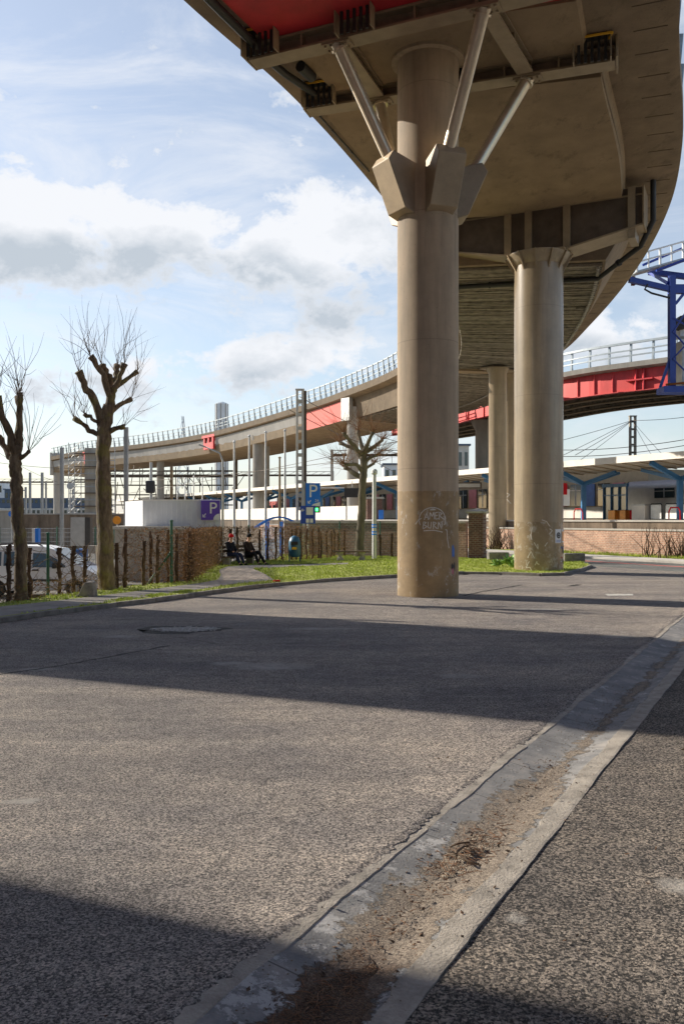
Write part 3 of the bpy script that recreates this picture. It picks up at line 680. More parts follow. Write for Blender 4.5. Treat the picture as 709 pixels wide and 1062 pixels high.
# column one with flange, haunches, struts
C1 = Vector((2.47, 25, 0)); r1 = .875
mb = MB(); mb.lathe(C1, [(r1, -.05), (r1, 15.3), (r1+.17, 15.31), (r1+.17, 15.42)], 64)
col1 = mb.build('column', 'col1', VA, smooth='auto')
B1 = (Vector((-2.5, 24.5, 0)), Vector((6.4, 20.6, 0))); B2 = (Vector((-1.05, 27.4, 0)), Vector((7.7, 24.5, 0)))
tops = [Vector((-.12, 23.4, 15)), Vector((3.56, 21.75, 15)), Vector((1.15, 26.65, 15)), Vector((5.4, 25.25, 15))]
for tp in tops:
    d = (tp-C1); d.z = 0; dist = d.length; d.normalize(); s = d.cross(Vector((0, 0, 1)))
    mb = MB(); hw = .42
    pr = [(r1-.15, 12.15), (r1+.62, 12.35), (r1+.78, 12.1), (r1+.22, 10.85), (r1-.15, 10.72)]
    vs = []
    for sg in (-1, 1):
        for r_, z_ in pr: vs.append(C1+d*r_+s*hw*sg+Vector((0, 0, z_)))
    n = len(pr); mb.add(vs, [tuple(range(n))[::-1], tuple(range(n, 2*n))]+[(i, (i+1) % n, n+(i+1) % n, n+i) for i in range(n)])
    mb.build('haunch', 'steel_brown', col1, bevel=.02)
    a = C1+d*(r1+.42)+Vector((0, 0, 12.2)); mb = MB()
    mb.tube([a, a+(tp-a)*.03, tp-(tp-a)*.03, tp+Vector((0, 0, .02))], [.19, .17, .17, .2], 20)
    for e, k in ((a, 0), (tp, 1)):
        ax = (tp-a).normalized()*(1 if k == 0 else -1); mb.tube([e+ax*.1, e+ax*.16], .23, 16)
    st = mb.build('strut', 'steel_shiny', VA, smooth='auto')
    mb = MB(); rr = Matrix.Rotation(math.atan2((B1[1]-B1[0]).y, (B1[1]-B1[0]).x), 3, 'Z')
    mb.box(tp+Vector((0, 0, -.03)), (.8, .4, .05), mat3=rr)
    for bx in (-.3, -.15, .15, .3):
        for by in (-.13, .13): c = tp+rr @ Vector((bx, by, 0)); mb.tube([c+Vector((0, 0, -.11)), c], .035, 6)
    mb.build('bolt_plate', 'steel_brown', st)
def ibeam(a, b_, z0, z1, fw, m_web, m_fl, par, stiff=1.4, name='cross_beam'):
    a = Vector((a.x, a.y, 0)); b_ = Vector((b_.x, b_.y, 0)); d = (b_-a).normalized(); n = d.cross(Vector((0, 0, 1))); L = (b_-a).length
    mb = MB(); mb.beam(a+Vector((0, 0, (z0+z1)/2)), b_+Vector((0, 0, (z0+z1)/2)), .06, z1-z0-.08)
    w = mb.build(name, m_web, par)
    mb = MB()
    for z in (z0+.03, z1-.03): mb.beam(a+Vector((0, 0, z)), b_+Vector((0, 0, z)), fw, .06)
    k = int(L/stiff)
    for i in range(k+1):
        p = a+d*(L*i/k); mb.beam(p+Vector((0, 0, z0+.061)), p+Vector((0, 0, z1-.061)), fw*.86, .05, up=d)
    mb.build('flange', m_fl, w); return w
M['steel_mid'] = mat('mid_brown_steel', (.20, .15, .105), .6, var=.3, scale=2)
ibeam(*B1, 15.0, 15.47, .55, 'steel_mid', 'steel_brown', VA); ibeam(*B2, 15.0, 15.44, .55, 'steel_mid', 'steel_brown', VA)
dB = (B1[1]-B1[0]).normalized()
# side plate tying the beam to the deck (front), box ends
for bm_, (t_, ) in ((B1, (0,)), (B2, (0,))):
    a, b_ = bm_; mb = MB(); d = (b_-a).normalized(); n = d.cross(Vector((0, 0, 1)))
    mb.beam(a-d*.05+n*.0+Vector((0, 0, 15.0)), a-d*.05+Vector((0, 0, 15.9)), .6, .05, up=d); mb.build('end_plate', 'steel_brown', VA); mb = MB()
    mb.beam(b_+d*.05+Vector((0, 0, 15.0)), b_+d*.05+Vector((0, 0, 15.7)), 1.0, .05, up=d); mb.build('end_plate', 'steel_brown', VA)
for p, q in ((tops[0], tops[2]), (tops[1], tops[3])):
    e = (q-p).normalized(); ibeam(p+e*.3, q-e*.3, 15.02, 15.38, .45, 'steel_brown', 'steel_brown', VA, 1.6, 'tie_beam')
# bearings with dark bars and yellow caps
def bearing(c, d):
    n = d.cross(Vector((0, 0, 1))); t = MB()
    for i in range(5): t.beam(c+d*(-.36+.18*i)+Vector((0, 0, -.33)), c+d*(-.36+.18*i)+Vector((0, 0, .4)), .05, .08, up=d)
    t.beam(c-d*.4+Vector((0, 0, .36)), c+d*.4+Vector((0, 0, .36)), .3, .08)
    o = t.build('bearing', 'black', VA)
    t = MB(); t.beam(c-d*.46+Vector((0, 0, .30))-Vector((0,.2,0)), c+d*.46+Vector((0, 0, .30))-Vector((0,.2,0)), .05, .05); t.beam(c+d*.48+Vector((0, 0, .30))-Vector((0,.2,0)), c+d*.48+Vector((0, .12, .30)), .05, .05); t.build('cap_strip', 'yellow', o)
    t = MB(); t.beam(c-d*.5+Vector((0, 0, .43)), c+d*.5+Vector((0, 0, .43)), .55, .06); t.build('cap_plate', 'galv', o)
    for s in (-1, 1): t = MB(); t.beam(c+d*.5*s+Vector((0, 0, -.33)), c+d*.5*s+Vector((0, 0, .4)), .3, .03, up=d); t.build('side_plate', 'steel_brown', o)
nB = Vector((-dB.y, dB.x, 0))
bearing(B1[0]+dB*.55-nB*.62+Vector((0, 0, 15.22)), dB); bearing(B1[0]+dB*3.35-nB*.62+Vector((0, 0, 15.22)), dB)
dB2 = (B2[1]-B2[0]).normalized(); nB2 = Vector((-dB2.y, dB2.x, 0))
bearing(B2[0]+dB2*.55-nB2*.62+Vector((0, 0, 15.22)), dB2); bearing(B2[1]-dB2*.6-nB2*.62+Vector((0, 0, 15.22)), dB2); bearing(B2[0]+dB2*4.6-nB2*.62+Vector((0, 0, 15.22)), dB2)
# drain pipes under the deck
def pipe(pts, r, m='black', par=None, name='drain_pipe'):
    mb = MB(); mb.tube(pts, r, 10)
    for a, b_ in zip(pts[:-1], pts[1:]):
        a = Vector(a); b_ = Vector(b_); L = (b_-a).length; k = int(L/2)
        for i in range(1, k+1):
            c = a+(b_-a)*(i/(k+1)); d = (b_-a).normalized()*.05; mb.tube([c-d, c+d], r*1.35, 10)
    return mb.build(name, m, par or VA, smooth='auto')
pipe([SP(SEC, 2.6, 1.0, -.32), SP(SEC, 3.05, 1.0, -.32), SP(SEC, 3.3, 1.05, -.42)], .12)
pipe([SP(SEC, 3.4, .9, -.35), SP(SEC, 3.62, .9, -.35), SP(SEC, 3.86, 1.2, -.42)], .11)
pipe([SP(SEC, 3.55, 1.6, -.42), SP(SEC, 3.68, 1.6, -.42)], .16)
pipe([SP(SEC, 4.05, .75, -.2), SP(SEC, 4.5, .75, -.2), SP(SEC, 5, .8, -.2)], .05)
pipe([SP(SEC, 4.1, .45, -.12), SP(SEC, 5, .45, -.12)], .03)
pipe([SP(SEC, 5.42, -.95, -.1), SP(SEC, 5.42, -.95, -1.7), SP(SEC, 5.50, -1.4, -2.5), SP(SEC, 5.9, -3, -2.95), SP(SEC, 5.98, 2.4, -2.95)], .11)

# column two with cross head
C2 = Vector((8.1, 35.8, 0)); r2 = .99
mb = MB(); mb.lathe(C2, [(r2, -.05), (r2, 12.55), (r2+.02, 12.56), (r2+.3, 12.95), (r2+.3, 13.0)], 64); col2 = mb.build('column', 'col2', VA, smooth='auto')
mb = MB()
for k in range(12):
    a = k*math.pi/6+.2; d = Vector((math.cos(a), math.sin(a), 0)); s = d.cross(Vector((0, 0, 1)))*.03
    q = [C2+d*r2+Vector((0, 0, 12.3)), C2+d*(r2+.4)+Vector((0, 0, 12.98)), C2+d*(r2-.1)+Vector((0, 0, 12.98))]
    mb.add([p-s for p in q]+[p+s for p in q], [(0, 1, 2), (5, 4, 3), (0, 3, 4, 1), (1, 4, 5, 2), (2, 5, 3, 0)])
mb.build('gusset', 'steel_brown', col2)
d2 = Vector((.90, -.42, 0)).normalized(); n2 = Vector((-d2.y, d2.x, 0)); L2 = 5.0
def head(c, d, L, zb, zt, zend, fw, par, web='steel_dark', fl='steel_brown', stf=(-3.6, -1.2, -.35, 1.2, 3.7)):
    n = Vector((-d.y, d.x, 0))
    for sgn in (-1, 1):
        mb = MB(); o = n*sgn*fw*.33
        q = [c-d*L+o+Vector((0, 0, zend)), c-d*1.3+o+Vector((0, 0, zb)), c+d*1.3+o+Vector((0, 0, zb)), c+d*L+o+Vector((0, 0, zend)), c+d*L+o+Vector((0, 0, zt)), c-d*L+o+Vector((0, 0, zt))]
        mb.add([p-n*.03 for p in q]+[p+n*.03 for p in q], [tuple(range(6)), tuple(range(11, 5, -1))]+[(i, (i+1) % 6, 6+(i+1) % 6, 6+i) for i in range(6)])
        mb.build('web', web, par)
    mb = MB()
    P = [c-d*L+Vector((0, 0, zend)), c-d*1.3+Vector((0, 0, zb)), c+d*1.3+Vector((0, 0, zb)), c+d*L+Vector((0, 0, zend))]
    for a, b_ in zip(P[:-1], P[1:]): mb.beam(a, b_, fw, .07)
    mb.beam(c-d*L+Vector((0, 0, zt-.3)), c+d*L+Vector((0, 0, zt-.3)), fw*.8, .06)
    for s in stf: mb.beam(c+d*s+Vector((0, 0, zb+.06)), c+d*s+Vector((0, 0, zt)), .16+fw*.8, .28, up=d)
    mb.build('flange', fl, par)
    for s in (-1, 1): mb = MB(); mb.beam(c+d*(L+.04)*s+Vector((0, 0, zend-.05)), c+d*(L+.04)*s+Vector((0, 0, zt)), fw*1.05, .06, up=d); mb.build('end_plate', 'soffit', par)
hb = thing('x', 'x', 'x'); bpy.data.objects.remove(hb)
mb = MB(); mb.beam(C2-d2*1.2+Vector((0, 0, 13.02)), C2+d2*1.2+Vector((0, 0, 13.02)), 1.6, .08); h2 = mb.build('cross_head', 'steel_brown', VA)
head(C2+n2*.2, d2, 4.1, 13.1, 15.16, 13.65, 1.3, h2)
# column three, a pair
C3 = [Vector((10.85, 60.6, 0)), Vector((12.35, 63.4, 0))]
for k, c in enumerate(C3):
    mb = MB(); mb.lathe(c, [(.62, -.05), (.62, 12.3), (.78, 12.6), (.78, 12.7)], 40); mb.build('column', 'col3', VA, smooth='auto')
d3 = Vector((.96, .1, 0)).normalized(); mid3 = (C3[0]+C3[1])/2
mb = MB(); mb.beam(C3[0]-d3*.8+Vector((0, 0, 12.75)), C3[1]+d3*.8+Vector((0, 0, 12.75)), 1.2, .1); h3 = mb.build('cross_head', 'steel_brown', VA)
mb = MB(); mb.beam(mid3-d3*4.6+Vector((0, .6, 12.8)), mid3+d3*3.4+Vector((0, .6, 12.8)), 1.0, .16); mb.build('brace', 'soffit', h3)
# far columns of the same viaduct
for t_, u_, r_, m_ in ((11.0, 1.0, .62, 'concrete_light'), (11.0, -1.5, .62, 'concrete_light'), (12.55, 1.6, .85, 'concrete'), (12.62, 3.6, .85, 'concrete'), (13.9, 2, .6, 'concrete'), (15.95, 1.5, .7, 'concrete_light'), (10.0, 2.2, .6, 'col3')):
    p = SP(SEC, t_, u_, 0); mb = MB(); mb.lathe((p.x, p.y, 0), [(r_, -.7), (r_, p.z-1.9), (r_*1.25, p.z-1.5), (r_*1.25, p.z-1.0)], 28); mb.build('column', m_, VA, smooth='auto')

# graffiti on column one and two: ribbons wrapped round the column
def on_col(C, r, px, z, Yc, off=.006):
    x = (px-C[0]) ; return None
def wrap_strokes(C, r, strokes, s0, z0, sc, w, name, m, par):
    """strokes in 2-D units; s0 = angle (rad) of origin measured from the -Y side, positive to +X"""
    mb = MB()
    for st in strokes:
        P = []
        for a, b_ in zip(st[:-1], st[1:]):
            for i in range(4): P.append((a[0]+(b_[0]-a[0])*i/4, a[1]+(b_[1]-a[1])*i/4))
        P.append(st[-1]); rows = []
        for i, p in enumerate(P):
            q = P[min(i+1, len(P)-1)]; o = P[max(i-1, 0)]; d = Vector((q[0]-o[0], q[1]-o[1])); d.normalize() if d.length else None
            n = Vector((-d.y, d.x))*w/2
            row = []
            for s in (-1, 1):
                ang = s0+(p[0]*sc+n.x*s)/r; z = z0+p[1]*sc+n.y*s
                row.append((C.x+(r+.006)*math.sin(ang), C.y-(r+.006)*math.cos(ang), z))
            rows.append(row)
        loft(mb, rows)
    return mb.build(name, m, par)
circ = [(math.cos(a)*1.05, math.sin(a)*.95+.0) for a in [R(-25+i*10) for i in range(24)]]
letters = [circ,
 [(-.65, .0), (-.45, .55), (-.32, .0)], [(-.58, .2), (-.36, .2)],
 [(-.25, .05), (-.2, .6), (-.05, .25), (.08, .62), (.12, .05)],
 [(.45, .6), (.2, .55), (.22, .05), (.45, .1)], [(.22, .32), (.4, .35)],
 [(.52, .02), (.52, .6), (.75, .5), (.55, .3), (.95, .02)],
 [(-.75, -.7), (-.7, -.15), (-.5, -.2), (-.68, -.4), (-.42, -.5), (-.72, -.7)],
 [(-.35, -.15), (-.35, -.6), (-.15, -.65), (-.1, -.15)],
 [(.05, -.7), (.05, -.15), (.28, -.25), (.08, -.42), (.35, -.7)],
 [(.42, -.7), (.45, -.15), (.72, -.7), (.75, -.12)],
 [(-.2, .78), (0, .85), (.25, .78), (-.2, .76)], [(-.7, -.85), (.1, -.8), (.8, -.95)], [(-1.35, -.35), (-1.1, .0), (-.85, .12)],
 [(1.05, -.75), (1.2, -.8), (1.25, -1.5), (1.4, -2.2)]]
M['spray'] = mat('white_spray', (.72, .68, .60), .8, var=.25, scale=12)
wrap_strokes(C1, r1, letters, R(3), CAMH-(541-HZ)*24.2/F+.05, .36, .024, 'graffiti', 'spray', col1)
wrap_strokes(C3[1], .62, [[(0, 0), (0, 1), (.4, .8), (0, .5), (.5, 0)], [(.8, 0), (.8, 1), (1.1, .9), (1.1, .1), (.8, 0)], [(1.8, 1), (1.4, .9), (1.7, .5), (1.4, 0)]], R(-50), 3.3, .8, .06, 'graffiti', 'spray', [o for o in bpy.data.objects if o.name.startswith('column')][3])
def wrap_patch(C, r, a0, a1, z0, z1, name, m, par, off=.008, rag=0):
    mb = MB(); rows = []; rnd = random.Random(int(a0*100+z0*10))
    for i in range(9):
        a = a0+(a1-a0)*i/8; rows.append([(C.x+(r+off)*math.sin(a), C.y-(r+off)*math.cos(a), z0+rnd.uniform(0, rag)), (C.x+(r+off)*math.sin(a), C.y-(r+off)*math.cos(a), z1-rnd.uniform(0, rag))])
    loft(mb, rows); return mb.build(name, m, par)
wrap_patch(C1, r1, R(44), R(52), 1.05, 1.5, 'sticker', 'blue_panel', col1, rag=.15)
wrap_patch(C1, r1, R(42), R(54), .72, 1.02, 'sticker', 'black', col1, rag=.12)
wrap_patch(C1, r1, R(43), R(49), .62, .82, 'sticker', 'pink', col1, .011, rag=.06)
scr = []
rq = random.Random(31)
for k in range(14):
    x0, z0 = rq.uniform(-1.1, 1.3), rq.uniform(-1, 1); st = [(x0, z0)]
    for q in range(rq.randint(2, 4)): st.append((st[-1][0]+rq.uniform(-.25, .25), st[-1][1]+rq.uniform(-.35, .35)))
    scr.append(st)
wrap_strokes(C2, r2, scr, R(15), 1.1, .8, .03, 'graffiti', 'spray', col2)
# poster sheet, two halves, on column two
wrap_patch(C2, r2, R(28), R(50), 1.22, 1.78, 'poster', 'white', col2)
wrap_patch(C2, r2, R(54), R(70), 1.24, 1.76, 'poster', 'white', col2)
wrap_patch(C2, r2, R(56), R(67), 1.30, 1.68, 'poster_picture', 'orange', col2, .012)
ring = [(math.cos(R(i*15))*.10, math.sin(R(i*15))*.10) for i in range(25)]
wrap_strokes(C2, r2+.006, [ring, [(-.06, 0), (.06, 0)], [(0, -.06), (0, .06)]], R(39), 1.53, 1, .05, 'poster_picture', 'black', col2)
wrap_strokes(C2, r2+.006, [[(-.14, 0), (.14, 0)], [(-.14, -.06), (.1, -.06)]], R(39), 1.33, 1, .02, 'poster_print', 'blue_panel', col2)
for a0, a1, z0, z1, m_ in ((58, 70, .75, 1.12, 'black'), (48, 56, .95, 1.1, 'blue_panel'), (60, 72, .35, .6, 'black'), (66, 75, .8, 1.2, 'white'), (50, 60, .55, .72, 'hat_red'), (72, 80, .5, 1.0, 'blue_panel')):
    wrap_patch(C2, r2, R(a0), R(a1), z0, z1, 'sticker', m_, col2, .01+random.uniform(0, .006), rag=.14)

# ------------------------------------------------------------------ second viaduct, red
SECC = [((70, 38), (77, 48), 15.6), ((41.5, 61.5), (49, 70.5), 15.5), ((27, 74), (35, 83), 15.45), ((20.5, 81), (29, 89.5), 15.4), ((15.8, 92), (25, 98), 15.3), ((9.5, 105), (18, 112), 15.0), ((1, 116), (9, 124), 14.6)]
VC = thing('viaduct', 'red girder road viaduct with grey railing crossing behind the brown columns at right', 'viaduct', (27, 74, 0))
sweep(SECC, 0, 6, .15, lambda w, t: [(0, .0), (0, .45), (w, .45), (w, .0), (w-.6, -.12), (.6, -.12)]).build('deck', 'concrete', VC, smooth='auto')
for u in (.7, 3.2, 5.8, -3.0, -.7):
    sweep(SECC, 0, 5.4, .15, lambda w, t: [((u if u > 0 else w+u)-.06, -.13), ((u if u > 0 else w+u)+.06, -.13), ((u if u > 0 else w+u)+.06, -2.0), ((u if u > 0 else w+u)-.06, -2.0)]).build('girder', 'red_c' if u == .7 else 'ribs', VC)
    sweep(SECC, 0, 5.4, .15, lambda w, t: [((u if u > 0 else w+u)-.3, -2.003), ((u if u > 0 else w+u)+.3, -2.003), ((u if u > 0 else w+u)+.3, -2.07), ((u if u > 0 else w+u)-.3, -2.07)]).build('flange', 'red_c' if u == .7 else 'soffit', VC)
mb = MB(); t = .3
while t < 5.3:
    mb.beam(SP(SECC, t, .76, -1.1), SP(SECC, t, -.76, -1.1), .2, 1.4); t += .3
mb.build('cross_bracing', 'steel_dark', VC)
mb = MB(); t = .2
while t < 4.6:
    c = SP(SECC, t, .60, 0); mb.beam(c+Vector((0, 0, -.14)), c+Vector((0, 0, -1.98)), .1, .14); t += .22
mb.build('web_stiffener', 'red_c', VC)
c = SP(SECC, 2.15, .5, 0); d = (SP(SECC, 2.2, .5, 0)-c).normalized(); mb = MB()
for s in (-.35, .35): mb.beam(c+d*s+Vector((0, 0, -.14)), c+d*s+Vector((0, 0, -1.98)), .3, .12)
mb.beam(c-d*1.2+Vector((0, 0, -1.1)), c+d*1.2+Vector((0, 0, -1.1)), .3, .12); mb.build('splice_plate', 'red', VC)
railing(SECC, 0, 5.6, .2, VC, h=1.7, spacing=1.9, base=.45, m='grey_rail', lean=-.15, k=1.6)
for t_, u_ in ((4.3, 1.8), (4.3, -2), (.9, 1.8), (.9, -2)):
    p = SP(SECC, t_, u_, 0); mb = MB(); mb.lathe((p.x, p.y, 0), [(.75, -.7), (.75, p.z-3.2), (1.2, p.z-2.3), (1.2, p.z-2.08)], 28); mb.build('column', 'concrete', VC, smooth='auto')

# ------------------------------------------------------------------ platform, walls, canopy
PW = thing('platform_wall', 'low brick retaining wall with pale coping below the station platform', 'wall', tuple(WP(0)))
def lbox(mb, t0, t1, b0, b1, z0, z1):
    q = [WP(t0, b0)[:2], WP(t1, b0)[:2], WP(t1, b1)[:2], WP(t0, b1)[:2]]; mb.prism([tuple(x) for x in q], z0, z1)
mb = MB(); lbox(mb, -40, 60, 0, .35, 0, 1.52); mb.build('brick_face', 'brick', PW)
mb = MB(); lbox(mb, -40, 60, -.05, .45, 1.52, 1.62); mb.build('coping', 'concrete_light', PW, bevel=.01)
PF = thing('station_platform', 'raised station platform with stained concrete side above the brick wall', 'platform', tuple(WP(0, 1)))
M['stained'] = mat('stained_concrete', (.24, .185, .135), .9, var=.5, scale=1.6, streak=True, bstr=.5)
mb = MB(); lbox(mb, -40, 170, .7, 9, -.6, 2.02); mb.build('platform_side', 'stained', PF)
mb = MB(); lbox(mb, -40, 170, .62, 9.1, 2.02, 2.12); mb.build('platform_edge', 'concrete_light', PF)
mb = MB(); lbox(mb, 37, 165, .9, 1.05, 2.12, 3.4)
o = tag(mb.build('hoarding', 'offwhite'), 'long low white parapet along the platform left of the near column', 'parapet')
CN = thing('platform_canopy', 'long flat station canopy with pale edge on blue steel posts', 'canopy', tuple(WP(0, 4)))
e0 = Vector((20.5, 52, 0))-wall0; be = -(e0.dot(WN)); te = e0.dot(WD)   # canopy edge offset behind the wall
def CPt(t, b, z): return WP(te+t, be+b, z)
mb = MB()
def csec(b0, b1, z00, z01, z10, z11, t0=-30, t1=150):
    vs = []
    for t in (t0, t1): vs += [CPt(t, b0, z00), CPt(t, b0, z01), CPt(t, b1, z11), CPt(t, b1, z10)]
    mb.add(vs, [(0, 1, 2, 3), (7, 6, 5, 4), (0, 4, 5, 1), (1, 5, 6, 2), (2, 6, 7, 3), (3, 7, 4, 0)])
csec(.06, 4.0, 5.95, 6.1, 5.55, 5.75); csec(4.0, 8.5, 5.55, 5.75, 6.0, 6.15)
mb.build('roof', 'roof_grey', CN)
mb = MB(); mb.beam(CPt(-30, 0, 6.05), CPt(150, 0, 6.05), .1, .42); mb.build('fascia', 'offwhite', CN)
mb = MB(); mb.beam(CPt(-30, 8.5, 6.1), CPt(150, 8.5, 6.1), .1, .3); mb.build('fascia', 'offwhite', CN)
mb = MB(); t = -28
while t < 150: mb.beam(CPt(t, .15, 5.9), CPt(t, 4, 5.5), .05, .06); t += 1.46
mb.build('purlins', 'steel_brown', CN)
t = 3.0-8.8*3
while t < 150:
    mb = MB(); mb.beam(CPt(t, 3.0, 2.12), CPt(t, 3.0, 4.9), .32, .32)
    mb.beam(CPt(t, 3.0, 4.75), CPt(t, .4, 5.75), .22, .3); mb.beam(CPt(t, 3.0, 4.75), CPt(t, 6.5, 5.7), .22, .3)
    mb.beam(CPt(t, 3.0, 4.75), CPt(t-3.2, 3.0, 5.5), .2, .22); mb.beam(CPt(t, 3.0, 4.75), CPt(t+3.2, 3.0, 5.5), .2, .22)
    mb.build('post', 'blue_post', CN); t += 8.8
for t_ in (3.0, 11.8):
    p = CPt(t_-.1, 2.4, 2.12); mb = MB(); mb.tube([p+WD*-.45, p+WD*-.45+Vector((0, 0, .55)), p+WD*-.3+Vector((0, 0, .8)), p+WD*.3+Vector((0, 0, .8)), p+WD*.45+Vector((0, 0, .55)), p+WD*.45], .045, 8)
    tag(mb.build('hoop_barrier', 'hat_red', smooth=True), 'red steel hoop at the foot of the %s blue canopy post' % ('rightmost' if t_ == 3.0 else 'second rightmost'), 'hoop barrier', 'red hoops on the platform')
# grey cabinet and grey screens
def boxthing(name, label, cat, c, dim, rz, m, group=None, bevel=.02):
    mb = MB(); mb.box(c, dim, rz); o = mb.build(name, m, bevel=bevel); return tag(o, label, cat, group)
p = CPt(7.2, 4, 2.62)
t_ = thing('cabinet', 'white electrical cabinet on the platform left of the mesh barriers', 'cabinet', tuple(p))
mb = MB(); mb.box(p, (1.2, .6, 1.0), WANG); mb.build('body', 'offwhite', t_, bevel=.02); mb = MB(); mb.box(p+Vector((0, 0, .53)), (1.26, .66, .05), WANG); mb.build('lid', 'galv', t_)
for k, tt in enumerate((5.9, 4.6, 3.5)):
    p = CPt(tt, 4.0, 2.12); mb = MB(); b_ = thing('mesh_barrier', 'grey mesh barrier on the platform, %s from the white cabinet' % ('first', 'second', 'third')[k], 'barrier', tuple(p), 'grey barriers on the platform')
    mb.tube([p-WD*.5, p-WD*.5+Vector((0, 0, 1.0)), p-WD*.4+Vector((0, 0, 1.1)), p+WD*.4+Vector((0, 0, 1.1)), p+WD*.5+Vector((0, 0, 1.0)), p+WD*.5], .035, 6); mb.build('frame', 'black', b_)
    mb = MB(); mb.beam(p-WD*.46+Vector((0, 0, .55)), p+WD*.46+Vector((0, 0, .55)), .03, .95); mb.build('panel', 'galv', b_)
for k, (tt, m_, w, lab) in enumerate(((12.0, 'orange', .7, 'larger orange waste box on the platform beside the train'), (10.9, 'orange', .6, 'smaller orange waste box on the platform beside the train'), (9.9, 'hat_red', .6, 'red waste box on the platform left of the white cabinet'))):
    p = CPt(tt, 6.2, 2.12); t_ = thing('waste_box', lab, 'waste box', tuple(p), 'waste boxes on the platform')
    mb = MB(); mb.box(p+Vector((0, 0, .35)), (w, .5, .7), WANG); mb.build('body', m_, t_, bevel=.02)
    mb = MB(); mb.box(p+Vector((0, 0, .72)), (w+.05, .55, .04), WANG); mb.build('lid', 'steel_dark', t_)
# glazed waiting shelter
t_ = thing('waiting_shelter', 'teal framed glass shelter on the platform beside the silver train', 'shelter', tuple(CPt(11.5, 7.5, 2.12)))
mb = MB()
for k in range(4): mb.beam(CPt(11.5+k*.8, 7, 2.12), CPt(11.5+k*.8, 7, 4.7), .1, .1)
mb.beam(CPt(11.4, 7, 4.75), CPt(14.0, 7, 4.75), .2, .25); mb.beam(CPt(11.4, 7, 4.0), CPt(14.0, 7, 4.0), .08, .08); mb.build('frame', 'blue_post', t_)
mb = MB(); mb.beam(CPt(11.5, 7.1, 3.4), CPt(13.9, 7.1, 3.4), .03, 2.5); mb.build('pane', 'glass_blue', t_)
# train
t_ = thing('train', 'silver passenger train standing at the platform with red stripe at right', 'train', tuple(CPt(0, 11, 2.2)))
def tp(t, b, z): return CPt(t, b, z)
mb = MB(); prt = [(9.6, 2.2), (9.6, 4.5), (9.8, 4.85), (10.4, 5.15), (11.1, 5.2), (11.8, 5.15), (12.4, 4.85), (12.6, 4.5), (12.6, 2.2)]
def tprism(mb, pr, t0, t1):
    n = len(pr); vs = [tp(t0, b_, z_) for b_, z_ in pr]+[tp(t1, b_, z_) for b_, z_ in pr]
    mb.add(vs, [tuple(range(n))[::-1], tuple(range(n, 2*n))]+[(i, (i+1) % n, n+(i+1) % n, n+i) for i in range(n)])
tprism(mb, prt, -25, 14.5); mb.build('carriage_body', 'train', t_, smooth='auto')
for k in range(9):
    a = 11.2-k*3.1
    mb = MB(); mb.beam(tp(a, 9.57, 4.15), tp(a-1.9, 9.57, 4.15), .05, .75); w = mb.build('window', 'glass', t_)
    mb = MB(); mb.beam(tp(a-.95, 9.54, 4.5), tp(a-.95, 9.54, 3.8), .06, .08); mb.beam(tp(a, 9.53, 4.3), tp(a-1.9, 9.53, 4.3), .03, .05); mb.build('frame', 'galv', w)
mb = MB(); mb.beam(tp(5.0, 9.56, 3.6), tp(3.9, 9.56, 3.6), .05, 2.4); mb.build('door', 'hat_red', t_)
mb = MB()
for k in range(4): mb.box(tp(9-k*4, 11.1, 5.35), (1.6, 1.0, .3), WANG)
mb.build('roof_unit', 'galv', t_)
# station building
t_ = thing('station_building', 'low station building with blue and pink panels behind the canopy', 'building', tuple(CPt(17, 14, 0)))
mb = MB(); q = [CPt(16, 14, 0)[:2], CPt(95, 14, 0)[:2], CPt(95, 20, 0)[:2], CPt(16, 20, 0)[:2]]; mb.prism([tuple(x) for x in q], -.6, 6.4); mb.build('wall', 'steel_brown', t_)
mb = MB(); mb.beam(CPt(15.8, 13.9, 2.75), CPt(95, 13.9, 2.75), .1, 1.0); mb.build('plinth', 'offwhite', t_)
for k in range(44):
    a = 16.8+k*1.78; m_ = ('glass', 'pink', 'glass', 'blue_panel', 'glass_blue', 'pink')[k % 6]
    mb = MB(); mb.beam(CPt(a, 13.92, 4.35), CPt(a+1.35, 13.92, 4.35), .06, 2.0); w = mb.build('window' if 'glass' in m_ else 'panel', m_, t_)
    if 'glass' in m_:
        mb = MB(); mb.beam(CPt(a+.65, 13.87, 3.4), CPt(a+.65, 13.87, 5.3), .05, .06); mb.beam(CPt(a, 13.87, 4.8), CPt(a+1.35, 13.87, 4.8), .04, .05); mb.build('frame', 'white', w)
# hanging boards
t_ = thing('departure_board', 'dark departure board hanging under the canopy left of the lawn tree', 'sign', tuple(W(364, 511, 88)))
c = W(365, 511, 88); mb = MB(); mb.box(c, (1.6, .25, .95)); mb.build('screen', 'black', t_); mb = MB(); mb.box(c+Vector((0, 0, .8)), (.08, .08, .7)); mb.box(c+Vector((-2.6, 0, .5)), (3.6, .12, .1)); mb.build('hanger', 'white', t_)
c = W(486, 503.5, 76); mb = MB(); mb.box(c, (2.2, .2, .55)); t_ = tag(mb.build('name_board', 'steel_dark'), 'dark station name board under the canopy right of the nearest column', 'sign')
mb = MB(); mb.box(c+Vector((0, -.12, 0)), (1.9, .03, .32)); mb.build('board_face', 'galv', t_)
c = W(545+57, 520, 66)
boxthing('notice_panel', 'white and orange notice panel on the platform right of the second column', 'sign', W(585.5, 516, 52.5)+Vector((0.05, 0, 0)), (.45, .08, 1.0), 0, 'white')
mb = MB(); mb.box(W(584.8, 507, 52.4), (.3, .1, .7)); tag(mb.build('poster_case', 'hat_red'), 'red orange poster case beside the second column on the platform', 'poster case')
